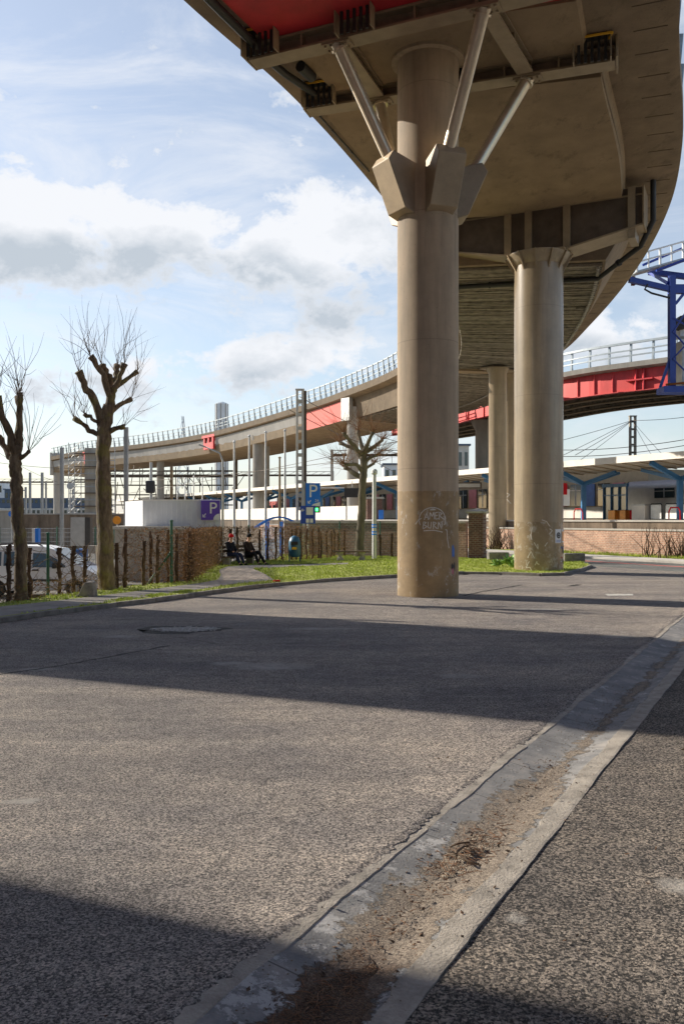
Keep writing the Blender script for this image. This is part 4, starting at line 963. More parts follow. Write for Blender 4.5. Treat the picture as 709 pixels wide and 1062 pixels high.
# brick kiosk
t_ = thing('kiosk', 'small brick kiosk on the platform behind the lawn lamp post', 'kiosk', tuple(W(388, 540, 90)))
c = W(388, 529, 90); mb = MB(); mb.box(c, (1.6, 1.6, 2.3)); mb.build('wall', 'brick_dark', t_); mb = MB(); mb.box(c+Vector((0, 0, 1.25)), (1.9, 1.9, .2)); mb.build('roof', 'galv', t_)
c = W(395, 534.5, 88); mb = MB(); mb.box(c, (.5, .15, 1.1)); text = mb.build('blue_route_sign', 'blue_sign'); tag(text, 'small blue sign on the parapet right of the brick kiosk', 'sign')
# clutter seen over the parapet: parked wagons
for k, (px, m_, w, h, lab) in enumerate(((348, 'offwhite', 6, 1.2, 'pale works cabin behind the parapet left of the lawn tree'), (205, 'galv', 10, 1.0, 'grey wagon behind the parapet above the purple sign'), (285, 'red_pale', 8, .9, 'faded red wagon behind the parapet above the shelter'))):
    t_ = thing('wagon' if k else 'cabin', lab, 'wagon' if k else 'cabin', tuple(W(px, 540, 150)))
    c = W(px, 530-h*1.5, 150); mb = MB(); mb.box(c, (w, 2.5, h*2+1), WANG); mb.build('body', m_, t_)
    for q in range(4):
        mb = MB(); mb.box(c+WD*(q-1.5)*w*.22+WN*1.27+Vector((0, 0, .4)), (w*.12, .06, .7), WANG); mb.build('window', 'glass', t_)

# near brick wall and pillar
NW = thing('brick_wall', 'brown brick garden wall behind the empty bench and the near column', 'wall', (2, 48.5, 0))
a = Vector((6.75, 46.9, 0)); b_ = Vector((-3.4, 52.2, 0)); mb = MB(); mb.beam(a+Vector((0, 0, .64)), b_+Vector((0, 0, .64)), .3, 2.62); mb.build('brickwork', 'brick_near', NW)
mb = MB(); mb.beam(a+Vector((0, 0, 2.0)), b_+Vector((0, 0, 2.0)), .42, .1); mb.build('coping', 'concrete', NW)
PL = thing('brick_pillar', 'dark red brick gate pillar with stone cap right of the nearest column', 'pillar', (7.15, 46.2, 0))
mb = MB(); mb.box((7.2, 46.2, 1.25), (.78, .78, 2.5), R(-22)); mb.build('shaft', 'brick_dark', PL)
mb = MB(); mb.box((7.2, 46.2, 2.54), (1.0, 1.0, .1), R(-22)); mb.add([Vector((7.2, 46.2, 2.59))+Matrix.Rotation(R(-22), 3, 'Z') @ Vector(v) for v in ((-.5, -.5, 0), (.5, -.5, 0), (.5, .5, 0), (-.5, .5, 0), (0, 0, .18))], [(0, 1, 4), (1, 2, 4), (2, 3, 4), (3, 0, 4), (3, 2, 1, 0)]); mb.build('cap', 'concrete', PL)
# stone blocks on the island
for c, lab in ((G(594, 584.5), 'low dark stone block right of the second column'), (G(516, 583), 'low pale stone block left of the second column')):
    boxthing('stone_block', lab, 'stone block', (c[0], c[1], .3), (1.05, .5, .42), R(5), 'kerb', bevel=.06)
t_ = thing('boundary_stone', 'wedge shaped grey stone between the two left trees on the grass edge', 'stone', (*G(88, 622), .1))
x, y = G(89, 622.5); mb = MB(); pr = [(-.38, .1), (-.15, .16), (-.02, .45), (.05, .50), (.24, .50), (.28, .1)]
n = len(pr); vs = [(x+a_, y-.18, z_) for a_, z_ in pr]+[(x+a_, y+.2, z_) for a_, z_ in pr]
mb.add(vs, [tuple(range(n))[::-1], tuple(range(n, 2*n))]+[(i, (i+1) % n, n+(i+1) % n, n+i) for i in range(n)]); mb.build('body', 'kerb', t_, bevel=.03)

# ------------------------------------------------------------------ trees
def tree(name, label, base, Y, trunk, limbs, ntw, twl, bark, twm, spread=.8, seed=1):
    rnd = random.Random(seed); t_ = thing(name, label, 'tree', base)
    tr = MB(); br = MB(); tw = MB()
    def pts(L, dy0=0, dy1=0):
        out = []
        for i, (px, py, w) in enumerate(L):
            p = W(px, py, Y); p.y += dy0+(dy1-dy0)*i/max(1, len(L)-1); out.append((p, w*Y/F/2))
        return out
    T = pts(trunk); fine = []; rad = []
    for (a, ra), (b_, rb) in zip(T[:-1], T[1:]):
        k = 6
        for i in range(k): s = i/k; fine.append(a.lerp(b_, s)+Vector((rnd.uniform(-.02, .02), rnd.uniform(-.02, .02), 0))); rad.append((ra+(rb-ra)*s)*rnd.uniform(.93, 1.08))
    fine.append(T[-1][0]); rad.append(T[-1][1]); rad[0] *= 1.25; rad[1] *= 1.08
    tr.tube(fine, rad, 14)
    ends = []
    for L, dy in limbs:
        Q = pts(L, 0, dy); f2 = []; r2_ = []
        for (a, ra), (b_, rb) in zip(Q[:-1], Q[1:]):
            for i in range(4): s = i/4; f2.append(a.lerp(b_, s)+Vector((rnd.uniform(-.025, .025),)*3)); r2_.append((ra+(rb-ra)*s)*rnd.uniform(.9, 1.12))
        f2.append(Q[-1][0]); r2_[-1] *= 1.25; r2_.append(Q[-1][1]*1.5); br.tube(f2, r2_, 9)
        d = (Q[-1][0]-Q[-2][0]).normalized(); ends.append((Q[-1][0], d, 1.0))
        for k in range(len(f2)//2, len(f2)-1): ends.append((f2[k], d, .06))
    for e, d, wt in ends:
        for k in range(int(ntw*wt+rnd.random())):
            v = (d*.5+Vector((rnd.gauss(0, spread), rnd.gauss(0, spread), rnd.uniform(.2, 1.5)))).normalized()
            L = twl*rnd.uniform(.25, 1.25); p = e.copy(); drp = rnd.uniform(-.10, .12); P = [p.copy()]
            for s in range(6):
                v = (v+Vector((rnd.gauss(0, .12), rnd.gauss(0, .12), drp))).normalized(); p = p+v*L/6; P.append(p.copy())
            rk = (.011 if Y > 40 else .007)*rnd.uniform(.6, 1.5); tw.tube(P, [rk, rk*.85, rk*.75, rk*.65, rk*.55, rk*.4, rk*.25], 4, cap=False)
            if rnd.random() < .6:
                q = P[2]; v2 = (v+Vector((rnd.gauss(0, .6), rnd.gauss(0, .6), rnd.gauss(0, .4)))).normalized()
                tw.tube([q, q+v2*L*.2, q+v2*L*.42+Vector((0, 0, .08))], [.006, .005, .003], 4, cap=False)
    tr.build('trunk', bark, t_, smooth=True); b_ = br.build('limbs', bark, t_, smooth=True); tw.build('twigs', twm, t_)
    return t_
def moss_bark():
    m, nt, b = nodes_of('mossy_bark'); p = pos(nt); b.inputs['Diffuse Roughness'].default_value = 1
    v = scaled(nt, p, (1, 1, .3)); a = noise(nt, v, 9, 8, .7)
    c = ramp(nt, a, [(.3, (.07, .05, .033)), (.5, (.20, .145, .09)), (.7, (.36, .28, .18))])
    ms = ramp(nt, noise(nt, p, 2.5, 6), [(.5, (0, 0, 0)), (.62, (1, 1, 1))])
    c = mixc(nt, math_(nt, 'MULTIPLY', ms, .5), c, (.27, .25, .05)); nt.links.new(c, b.inputs['Base Color']); b.inputs['Roughness'].default_value = .95
    bump(nt, b, a, 1, .06); return m
M['mossy'] = moss_bark()
Yt = 25.7
tree('pollarded_tree', 'taller bare pollarded tree with mossy trunk beside the pavement, between van and container', (*G(112, 615), .1), Yt,
     [(112, 616, 19), (110, 590, 17), (109, 550, 16), (107, 500, 15), (107, 470, 14), (109, 440, 14), (113, 420, 11)],
     [([(113, 424, 11), (116, 405, 9), (112, 390, 7), (104, 378, 6)], .2), ([(114, 410, 8), (109, 390, 6), (98, 372, 5)], -.4), ([(116, 405, 8), (118, 390, 6), (117, 376, 5)], .5),
      ([(116, 408, 7), (125, 394, 5), (132, 379, 5)], -.3), ([(120, 402, 5), (130, 392, 4), (139, 383, 4)], .4), ([(108, 440, 10), (98, 415, 8), (92, 402, 7), (87, 388, 6)], -.5),
      ([(106, 452, 6), (92, 446, 5), (75, 433, 4)], .2), ([(107, 446, 5), (100, 436, 4), (90, 430, 3.5)], -.2), ([(111, 430, 7), (122, 418, 5), (131, 411, 4)], .6), ([(110, 450, 6), (120, 445, 5), (131, 443, 4)], -.2)],
     7, 1.7, 'mossy', 'twig', .28, 3)
tree('pollarded_tree', 'bare pollarded tree at the far left in front of the silver van', (*G(22, 627), .1), 22.4,
     [(22, 627, 15), (22, 600, 13), (21, 560, 13), (18, 520, 13), (17, 495, 12), (16, 478, 12), (18, 462, 11)],
     [([(16, 466, 9), (8, 440, 7), (3, 412, 5)], -.3), ([(18, 464, 9), (18, 435, 7), (13, 409, 5)], .4), ([(20, 462, 8), (22, 440, 6), (24, 408, 4)], -.2), ([(14, 478, 7), (6, 468, 6), (-6, 452, 5)], .3), ([(20, 476, 5), (27, 473, 4), (33, 469, 3)], -.2)],
     9, 1.7, 'mossy', 'twig', .3, 5)
tree('pollarded_tree', 'small bare tree with rusty twigs behind the empty park bench', (*G(373.5, 579), .1), 48.3,
     [(372, 579, 10.5), (373, 560, 8.5), (375, 530, 8), (376, 500, 8), (377, 485, 8), (377, 468, 6.5)],
     [([(377, 497, 6), (367, 490, 5), (357, 484, 3)], .5), ([(377, 490, 5), (369, 482, 4), (357, 482, 2.5)], -.6), ([(377, 478, 5), (368, 465, 4), (352, 458, 3)], .8), ([(378, 480, 4), (383, 475, 3.5), (390, 473, 2.5)], -.5), ([(377, 487, 4), (383, 483, 3), (388, 480, 2)], .6),
      ([(377, 470, 6), (374, 458, 4), (371, 446, 3)], .6), ([(377, 470, 6), (382, 458, 4), (386, 450, 3)], -.8), ([(377, 470, 5), (389, 462, 4), (397, 455, 2.5)], .8), ([(376, 472, 5), (364, 460, 4), (356, 450, 3)], -.9)],
     30, 1.8, 'bark3', 'twig_red', .75, 9)

# ------------------------------------------------------------------ hedges
def stemplant(x, y, h, label, seed, w=.055):
    rnd = random.Random(seed); t_ = thing('hedge_shrub', label, 'shrub', (x, y, .05), 'bare hedge stems left of the path')
    mb = MB(); P = [Vector((x+rnd.gauss(0, .02), y, z)) for z in [i*h/8 for i in range(9)]]
    mb.tube(P, [w*rnd.uniform(.8, 1.25) for _ in P[:-1]]+[w*1.4], 8)
    for i in range(16):
        z = rnd.uniform(.15, 1)*h; a = rnd.uniform(0, 6.28); mb.tube([(x, y, z), (x+math.cos(a)*.09, y+math.sin(a)*.09, z+.05)], [.03, .02], 6)
    mb.build('stem', 'hedge_wood', t_, smooth=True)
    tw = MB()
    for i in range(24):
        z = rnd.uniform(.05, 1)*h; a = rnd.uniform(0, 6.28); L = rnd.uniform(.2, .7); p = Vector((x, y, z)); v = Vector((math.cos(a), math.sin(a)*.5, rnd.uniform(-.2, .9))).normalized()
        tw.tube([p, p+v*L*.5, p+v*L+Vector((0, 0, .08))], [.009, .007, .004], 4, cap=False)
    tw.build('twigs', 'twig', t_)
words = ['first', 'second', 'third', 'fourth', 'fifth', 'sixth', 'seventh', 'eighth', 'ninth', 'tenth']
for k, (px, by, ty) in enumerate([(9, 628, 566), (31, 624, 568), (62, 620, 568), (76, 618, 566), (88, 617, 566), (121, 614, 563), (130, 613, 563), (149, 611, 561), (163, 609, 560)]):
    x, y = G(px, by); h = CAMH-(ty-HZ)*y/F
    stemplant(x, y, h, 'bare knobbly hedge stem, %s from the left of the picture' % words[k], 40+k)
def seg_len(L): return [math.hypot(b_[0]-a[0], b_[1]-a[1]) for a, b_ in zip(L[:-1], L[1:])]
def along(L, s):
    for (a, b_), l in zip(zip(L[:-1], L[1:]), seg_len(L)):
        if s <= l: return (a[0]+(b_[0]-a[0])*s/l, a[1]+(b_[1]-a[1])*s/l)
        s -= l
    return L[-1]
def hedge(name, label, line, h, dens, leaf, thick=.3, seed=1, stems=.8, z0=.0, lm='dead_leaf'):
    rnd = random.Random(seed); t_ = thing(name, label, 'hedge', (*line[0], 0)); L = sum(seg_len(line))
    st = MB(); s = 0
    while s < L:
        x, y = along(line, s); hh = h*rnd.uniform(.93, 1.02)
        P = [Vector((x+rnd.gauss(0, .018), y+rnd.gauss(0, .018), z0+hh*i/6)) for i in range(7)]
        st.tube(P, [rnd.uniform(.045, .07) for _ in P], 7); s += stems*rnd.uniform(.6, 1.3)
    st.build('stems', 'hedge_wood', t_, smooth=True)
    tw = MB()
    for i in range(int(L*dens)):
        x, y = along(line, rnd.uniform(0, L)); z = z0+h*rnd.uniform(.03, 1)**.8; a = rnd.uniform(0, 6.28); l = rnd.uniform(.15, .5)
        p = Vector((x+rnd.gauss(0, thick*.4), y+rnd.gauss(0, thick*.4), z)); v = Vector((math.cos(a), math.sin(a), rnd.uniform(-.3, 1))).normalized()
        tw.tube([p, p+v*l*.5+Vector((rnd.gauss(0, .03), rnd.gauss(0, .03), 0)), p+v*l], [.008, .006, .003], 3, cap=False)
    tw.build('twigs', 'twig', t_)
    lf = MB()
    for i in range(int(L*leaf)):
        x, y = along(line, rnd.uniform(0, L)); z = z0+h*rnd.uniform(.02, 1.03)
        p = Vector((x+rnd.gauss(0, thick*.55), y+rnd.gauss(0, thick*.55), z)); r_ = rnd.uniform(.018, .05)
        a = Vector((rnd.gauss(0, 1), rnd.gauss(0, 1), rnd.gauss(0, 1))).normalized()*r_; b_ = Vector((rnd.gauss(0, 1), rnd.gauss(0, 1), rnd.gauss(0, 1))).normalized()*r_
        lf.add([p-a, p-b_*.6, p+a, p+b_*.6], [(0, 1, 2, 3)])
    lf.build('foliage', lm, t_); return t_
hedge('hedge', 'dense brown winter hedge running from the path back behind the two seated people', [(-6.0, 28.2), (-5.1, 28.9), (-5.6, 35), (-5.9, 41.4)], 1.78, 110, 1100, .32, 1, .55)
hedge('hedge', 'brown winter hedge behind the seated people and the blue bin', [(-5.8, 41.9), (-2.6, 43.9), (-1.2, 45.6)], 1.78, 130, 1300, .34, 2, .5)
hedge('hedge', 'thin patchy hedge between blue bin and empty bench', [(-1.1, 45.7), (-.4, 47.8), (.2, 49.0)], 1.6, 90, 500, .3, 3, .8)
hedge('hedge', 'small thin shrubby hedge between the lamp post and the nearest column', [(2.1, 47.9), (3.6, 47.2)], 1.4, 70, 220, .3, 13, .6)
hedge('hedge', 'low tangle of bare twigs in front of the silver van', [(-10.5, 17.5), (-8.45, 21.4), (-6.7, 26.8)], .55, 30, 70, .25, 4, 5)
hedge('hedge', 'bushy brown hedge end with green fence post beside the concrete wall', [(-7.2, 28.9), (-6.2, 29.4), (-5.3, 29.9)], 1.85, 110, 600, .35, 6, .7)
# climbing bare shrubs against platform wall
for k, (px, ln) in enumerate(((672, .9), (695, 2.2))):
    x0 = 18.1; tt = 0
    Y = 47.0 if k == 0 else 46; 
    X = (px-CX)*Y/F; rnd = random.Random(k+60)
    t_ = thing('wall_shrub', 'bare climbing shrub on the brick platform wall, %s' % ('left one of two' if k == 0 else 'right one by the picture edge'), 'shrub', (X, Y, .1), 'bare shrubs on the platform wall')
    mb = MB()
    for i in range(14+10*k):
        p = Vector((X+rnd.gauss(0, .2*ln), Y-.0+rnd.gauss(0, .1), .1)); P = [p.copy()]; v = Vector((rnd.gauss(0, .35), rnd.gauss(0, .1), 1)).normalized()
        for s in range(5): v = (v+Vector((rnd.gauss(0, .25), rnd.gauss(0, .1), .1))).normalized(); p = p+v*.34; P.append(p.copy())
        mb.tube(P, [.03, .022, .018, .014, .01, .006], 4, cap=False)
    mb.build('branches', 'hedge_wood', t_)
X, Y = (514.5-CX)*59.2/F, 59.2; t_ = thing('wall_shrub', 'bare ivy stems climbing the foot of the paired columns', 'shrub', (X, Y, .1)); mb = MB(); rnd = random.Random(99)
for i in range(40):
    p = Vector((X+rnd.gauss(0, .45), Y+rnd.gauss(0, .12), .0)); P = [p.copy()]; v = Vector((rnd.gauss(0, .3), 0, 1)).normalized()
    for s in range(5): v = (v+Vector((rnd.gauss(0, .35), 0, .1))).normalized(); p = p+v*.36; P.append(p.copy())
    mb.tube(P, [.035, .028, .02, .014, .01, .006], 4, cap=False)
mb.build('branches', 'hedge_wood', t_)
# broad-leaved plants near column two
for k, (px, py, s) in enumerate(((514, 590, .30), (528, 588, .42), (532, 591.5, .3))):
    x, y = G(px, py); t_ = thing('broadleaf_plant', 'green broad-leaved plant left of the second column, %s' % ('leftmost one', 'tall one', 'low front one')[k], 'plant', (x, y, .1), 'green plants at the second column'); mb = MB(); rnd = random.Random(k+5)
    for i in range(26):
        a = rnd.uniform(0, 6.28); e = rnd.uniform(.3, 1.3); L = s*rnd.uniform(.8, 1.5)
        v = Vector((math.cos(a)*math.cos(e), math.sin(a)*math.cos(e), math.sin(e))); q = Vector((-math.sin(a), math.cos(a), 0))*L*.22; p0 = Vector((x, y, .1))+v*.05
        mb.add([p0, p0+v*L*.5+q+Vector((0, 0, .05)), p0+v*L+Vector((0, 0, -.06)), p0+v*L*.5-q+Vector((0, 0, .05))], [(0, 1, 2, 3)])
    mb.build('leaves', 'leaf', t_)

# ------------------------------------------------------------------ fence posts by hedge (green)
for k, (px, by, ty, Y) in enumerate(((50, 619, 553, 24.2), (178, 608, 540, 28.3), (127, 560, 545, 60), (209, 560, 543, 46), (258, 560, 545, 50))):
    p = W(px, by, Y); q = W(px, ty, Y); lab = ('green steel fence post in front of the silver van', 'tall green steel fence post with diagonal brace at the hedge end', '', 'short green post top above the hedge below the purple sign', 'green post top above the hedge behind the seated people')[k]
    if k == 2: continue
    t_ = thing('fence_post', lab, 'post', tuple(p), 'green fence posts'); mb = MB(); mb.tube([(p.x, p.y, -.3), (p.x, p.y, q.z)], .045, 8); mb.build('shaft', 'green_post', t_); 
    mb = MB(); mb.lathe((p.x, p.y, q.z), [(.055, -.03), (.055, .01), (.02, .03)], 8); mb.build('cap', 'green_post', t_)
    if k == 1: mb = MB(); mb.tube([W(150, 610, Y+.1), W(178, 572, Y)], .035, 8); mb.build('brace', 'green_post', t_)
# mesh fence before the garden wall
t_ = thing('mesh_fence', 'green wire mesh fence in front of the brown brick wall', 'fence', (.5, 48, .1)); mb = MB(); wr = MB()
a = Vector((-2.4, 50.9, .1)); b_ = Vector((4.4, 47.6, .1))
for i in range(4): p = a.lerp(b_, i/3); mb.tube([p, p+Vector((0, 0, 1.95))], .04, 6)
for i in range(60): p = a.lerp(b_, i/59); wr.tube([p, p+Vector((0, 0, 1.8))], .006, 4, cap=False)
for z in range(10): wr.tube([a+Vector((0, 0, z*.2)), b_+Vector((0, 0, z*.2))], .006, 4, cap=False)
mb.build('posts', 'green_post', t_); wr.build('mesh', 'green_post', t_)

# ------------------------------------------------------------------ van
def van():
    x0, x1, Y0, gz = -13.35, -8.75, 31.3, -.66; hwid = .9; yc = Y0+hwid
    t_ = thing('parked_van', 'silver passenger van with roof rails parked behind the hedge at left', 'van', ((x0+x1)/2, yc, gz))
    L = x1-x0
    prof_ = [(0.02, .35), (0.0, .75), (.02, 1.2), (.08, 1.55), (.18, 1.78), (.6, 1.86), (1.6, 1.89), (2.5, 1.86), (2.9, 1.76), (3.35, 1.45), (3.72, 1.16), (4.2, 1.02), (4.45, .88), (4.56, .68), (4.6, .45), (4.55, .3)]
    wh = (.85, 3.72); R_ = .40
    bottom = [(wh[1]+R_, .28)]+[(wh[1]+R_*math.cos(a), .30+R_*math.sin(a)) for a in [R(d_) for d_ in range(10, 180, 20)]]+[(wh[1]-R_, .26), (wh[0]+R_, .26)]+[(wh[0]+R_*math.cos(a), .30+R_*math.sin(a)) for a in [R(d_) for d_ in range(10, 180, 20)]]+[(wh[0]-R_, .28)]
    outline = prof_+bottom
    def hw(z): return hwid - (.0 if z < 1.05 else (z-1.05)*.17) - (.04 if z < .4 else 0)
    vs = []
    n = len(outline)
    for sg in (-1, 1):
        for x, z in outline: vs.append((x0+x, yc+sg*hw(z), gz+z))
    me = bpy.data.meshes.new('body'); bm = bmesh.new(); bv = [bm.verts.new(v) for v in vs]
    bm.faces.new(bv[:n][::-1]); bm.faces.new(bv[n:])
    for i in range(n): bm.faces.new((bv[i], bv[(i+1) % n], bv[n+(i+1) % n], bv[n+i]))
    bmesh.ops.triangulate(bm, faces=[f for f in bm.faces if len(f.verts) > 4]); bmesh.ops.recalc_face_normals(bm, faces=bm.faces)
    bm.to_mesh(me); bm.free(); me.materials.append(M['van']); body = bpy.data.objects.new('body', me); COL.objects.link(body); link(body, t_)
    for e in (0,):
        md = body.modifiers.new('bev', 'BEVEL'); md.width = .05; md.segments = 3; md.limit_method = 'ANGLE'; md.angle_limit = R(35)
    for p in me.polygons: p.use_smooth = False
    def side(name, poly, off, m, par, sg=-1):
        mb = MB(); k = len(poly); vs = [(x0+x, yc+sg*(hw(z)+off), gz+z) for x, z in poly]+[(x0+x, yc+sg*(hw(z)-.02), gz+z) for x, z in poly]
        mb.add(vs, [tuple(range(k)), tuple(range(2*k-1, k-1, -1))]+[(i, (i+1) % k, k+(i+1) % k, k+i) for i in range(k)]); return mb.build(name, m, par)
    for sg in (-1, 1):
        for poly in ([(.28, 1.16), (.34, 1.62), (1.05, 1.66), (1.05, 1.16)], [(1.15, 1.16), (1.15, 1.66), (1.92, 1.66), (1.92, 1.16)], [(2.2, 1.12), (2.2, 1.62), (2.62, 1.60), (3.05, 1.40), (3.38, 1.16), (3.38, 1.12)]):
            side('window', poly, .012, 'glass', t_, sg)
        side('side_trim', [(1.3, .6), (1.3, .68), (3.2, .68), (3.2, .6)], .02, 'plastic', t_, sg)
        d_ = side('door', [(2.08, .34), (2.08, 1.1), (3.2, 1.1), (3.2, .34)], .006, 'van', t_, sg)
        side('handle', [(2.2, .98), (2.2, 1.03), (2.42, 1.03), (2.42, .98)], .03, 'plastic', d_, sg)
        for w_ in wh:
            c = (x0+w_, yc+sg*(hwid-.11), gz+.31); mb = MB(); m3 = []
            mb.tube([(c[0], c[1]-.11, c[2]), (c[0], c[1]-.09, c[2]), (c[0], c[1]+.09, c[2]), (c[0], c[1]+.11, c[2])], [.28, .315, .315, .28], 24)
            wob = thing('w', 'w', 'w'); bpy.data.objects.remove(wob)
            w1 = mb.build('wheel', 'black', t_, smooth='auto')
            mb = MB(); mb.tube([(c[0], c[1]+sg*.10, c[2]), (c[0], c[1]+sg*.118, c[2])], [.19, .17], 16); mb.build('rim', 'galv', w1)
        mb = MB(); mb.tube([(x0+.35, yc+sg*.66, gz+1.86), (x0+.45, yc+sg*.68, gz+1.93), (x0+2.3, yc+sg*.68, gz+1.95), (x0+2.5, yc+sg*.66, gz+1.86)], .022, 8); mb.build('roof_rail', 'plastic', t_)
        mb = MB(); mb.box((x0+3.02, yc+sg*(hwid+.1), gz+1.17), (.12, .2, .2)); mb.build('mirror', 'plastic', t_, bevel=.03)
        mb = MB(); mb.box((x0+4.42, yc+sg*.66, gz+.80), (.2, .34, .16)); mb.build('headlight', 'clear', t_, bevel=.03)
        mb = MB(); mb.box((x0+.03, yc+sg*.80, gz+1.15), (.06, .13, .55)); mb.build('tail_light', 'hat_red', t_, bevel=.02)
    mb = MB(); nv = [(2.93, 1.735), (3.37, 1.435), (3.70, 1.18)]; vs = []
    for x, z in nv:
        for sg in (-1, 1): vs.append((x0+x+.025, yc+sg*(hw(z)-.09), gz+z+.02))
    mb.add(vs, [(0, 1, 3, 2), (2, 3, 5, 4)]); o = mb.build('windscreen', 'glass_blue', t_); md = o.modifiers.new('s', 'SOLIDIFY'); md.thickness = .02
    mb = MB(); mb.box((x0+4.52, yc, gz+.4), (.18, 1.66, .22)); mb.build('bumper', 'plastic', t_, bevel=.04)
van()

# ------------------------------------------------------------------ container, concrete wall, signs at left
t_ = thing('site_container', 'white corrugated container with purple parking sign above the hedge', 'container', (-8, 42, 1.7))
ca = W(130, 519, 41); cb = W(148, 519, 42.2); cc = W(227, 519, 42.2)
x0, x1, yf = W(131, 519, 41.5).x, W(227.5, 519, 41.5).x, 41.5; ztop = W(0, 519, 41.5).z
corner = Vector((W(148, 519, 41.5).x, 41.5, 0)); left = Vector((W(130, 519, 44.5).x, 44.5, 0)); right = Vector((x1, 41.9, 0))
mb = MB(); bk = right+(left-corner); mb.prism([tuple(corner[:2]), tuple(right[:2]), tuple(bk[:2]), tuple(left[:2])], 1.72, ztop); mb.build('walls', 'container', t_)
mb = MB(); d = (right-corner); L = d.length; d.normalize(); n_ = Vector((d.y, -d.x, 0))
for i in range(int(L/.24)): p = corner+d*(i*.24+.12)+n_*.015; mb.beam(p+Vector((0, 0, 1.8)), p+Vector((0, 0, ztop-.05)), .03, .1, up=d)
mb.build('corrugation', 'container', t_)
mb = MB(); mb.beam(corner+Vector((0, 0, ztop+.02)), right+Vector((0, 0, ztop+.02)), .1, .06); mb.build('roof_edge', 'white', t_)
sx0 = W(208, 0, 41.5).x; sc = Vector(((sx0+x1)/2, 41.72, ztop-.47)); mb = MB(); mb.beam(sc-d*(x1-sx0)/2+n_*.08, sc+d*(x1-sx0)/2+n_*.08, .05, .93); sg = mb.build('parking_sign', 'purple', t_)
mb = MB(); text_on(mb, 'P', .78, sc+n_*.115+d*.12+Vector((0, 0, .08)), d)
mb.beam(sc+n_*.115-d*.22+Vector((0, 0, -.16)), sc+n_*.115-d*.36+Vector((0, 0, -.32)), .04, .04, up=n_)
mb.beam(sc+n_*.115-d*.36+Vector((0, 0, -.32)), sc+n_*.115-d*.24+Vector((0, 0, -.32)), .04, .04, up=n_); mb.beam(sc+n_*.115-d*.36+Vector((0, 0, -.32)), sc+n_*.115-d*.36+Vector((0, 0, -.2)), .04, .04, up=n_)
q = [sc+n_*.112+d*.43+Vector((0, 0, -.46))]+[sc+n_*.112+d*.43+Vector((0, 0, -.46))+(-d*math.cos(R(a))+Vector((0, 0, math.sin(R(a)))))*.30 for a in range(0, 91, 15)]
q = [Vector(v) for v in q]; mb.add(q, [tuple(range(len(q)))]); mb.build('sign_letter', 'white', sg)
t_ = thing('concrete_wall', 'grey concrete block wall below the white container', 'wall', (-9, 40, -.6))
a = W(119, 549, 40); b_ = W(190, 549, 40); zt = a.z
mb = MB(); mb.prism([(a.x, 40), (b_.x, 40.3), (b_.x, 44), (a.x-.6, 44)], -.66, zt); mb.build('wall', 'concrete', t_); mb = MB(); mb.prism([(a.x-.08, 39.9), (b_.x, 40.2), (b_.x, 44), (a.x-.7, 44)], zt, zt+.14); mb.build('coping', 'concrete_light', t_)
def panel(name, label, cat, px0, px1, py0, py1, Y, m, depth=.25, side=None, ground=-.66):
    a = W(px0, py0, Y); b_ = W(px1, py1, Y); t_ = thing(name, label, cat, ((a.x+b_.x)/2, Y, ground))
    mb = MB(); mb.prism([(a.x, Y), (b_.x, Y), (b_.x, Y+depth), (a.x, Y+depth)], b_.z, a.z); mb.build('panel', m, t_)
    mb = MB()
    for f in (.15, .85): x = a.x+(b_.x-a.x)*f; mb.tube([(x, Y+depth/2, ground), (x, Y+depth/2, b_.z)], .05, 8)
    mb.build('legs', 'galv', t_)
    if side: mb = MB(); mb.prism([(b_.x+.002, Y+.02), (b_.x+side, Y+.1), (b_.x+side, Y+depth), (b_.x+.002, Y+depth)], b_.z, a.z); mb.build('side', 'plastic', t_)
    return t_
panel('display_board', 'large grey blank board with black side beyond the van', 'board', 73.5, 88, 536.5, 566, 48, 'galv', .6, .27)
o = panel('ticket_machine', 'white and blue ticket panel beyond the van, left of the grey board', 'ticket machine', 33.5, 37, 548, 564, 44, 'white', .3)
mb = MB(); a = W(37, 548, 44); b_ = W(40.5, 564, 44); mb.box(((a.x+b_.x)/2, 44.1, (a.z+b_.z)/2), (b_.x-a.x, .3, a.z-b_.z)); mb.build('blue_face', 'blue_sign', o)
o = panel('recycling_bin', 'pale blue container behind the van bonnet', 'container', 79, 86, 569.5, 584, 38, 'blue_panel', .8)
o = panel('switch_box', 'grey concrete box behind the van, left of the taller tree', 'box', 90, 99, 566, 574, 40, 'concrete', .6)
# car park walls and fences
t_ = thing('fence', 'long grey mesh fence at the far side of the car park', 'fence', (-25, 62, -.66))
mb = MB(); wr = MB(); a = Vector((-34, 62, -.66)); b_ = Vector((-13.5, 62, -.66)); n = 16
for i in range(n): p = a.lerp(b_, i/(n-1)); mb.tube([p, p+Vector((0, 0, 2.3))], .05, 6)
for i in range(200): p = a.lerp(b_, i/199); wr.tube([p, p+Vector((0, 0, 2.2))], .01, 3, cap=False)
for z in range(8): wr.tube([a+Vector((0, 0, z*.31)), b_+Vector((0, 0, z*.31))], .012, 3, cap=False)
mb.build('posts', 'green_post', t_); wr.build('mesh', 'galv', t_)
for x0, x1, Y, z1, m_, lab in ((-46, -17, 82, 2.6, 'stained', 'long beige wall beyond the car park fence'), (-60, -30, 80, 2.9, 'concrete', 'grey concrete wall at the far left edge of the car park')):
    w_ = thing('boundary_wall', lab, 'wall', ((x0+x1)/2, Y, -.66)); mb = MB(); mb.box(((x0+x1)/2, Y, (z1-.66)/2), (x1-x0, .3, z1+.66)); mb.build('wall', m_, w_); mb = MB(); mb.box(((x0+x1)/2, Y, z1+.05), (x1-x0, .45, .1)); mb.build('coping', 'concrete_light', w_)
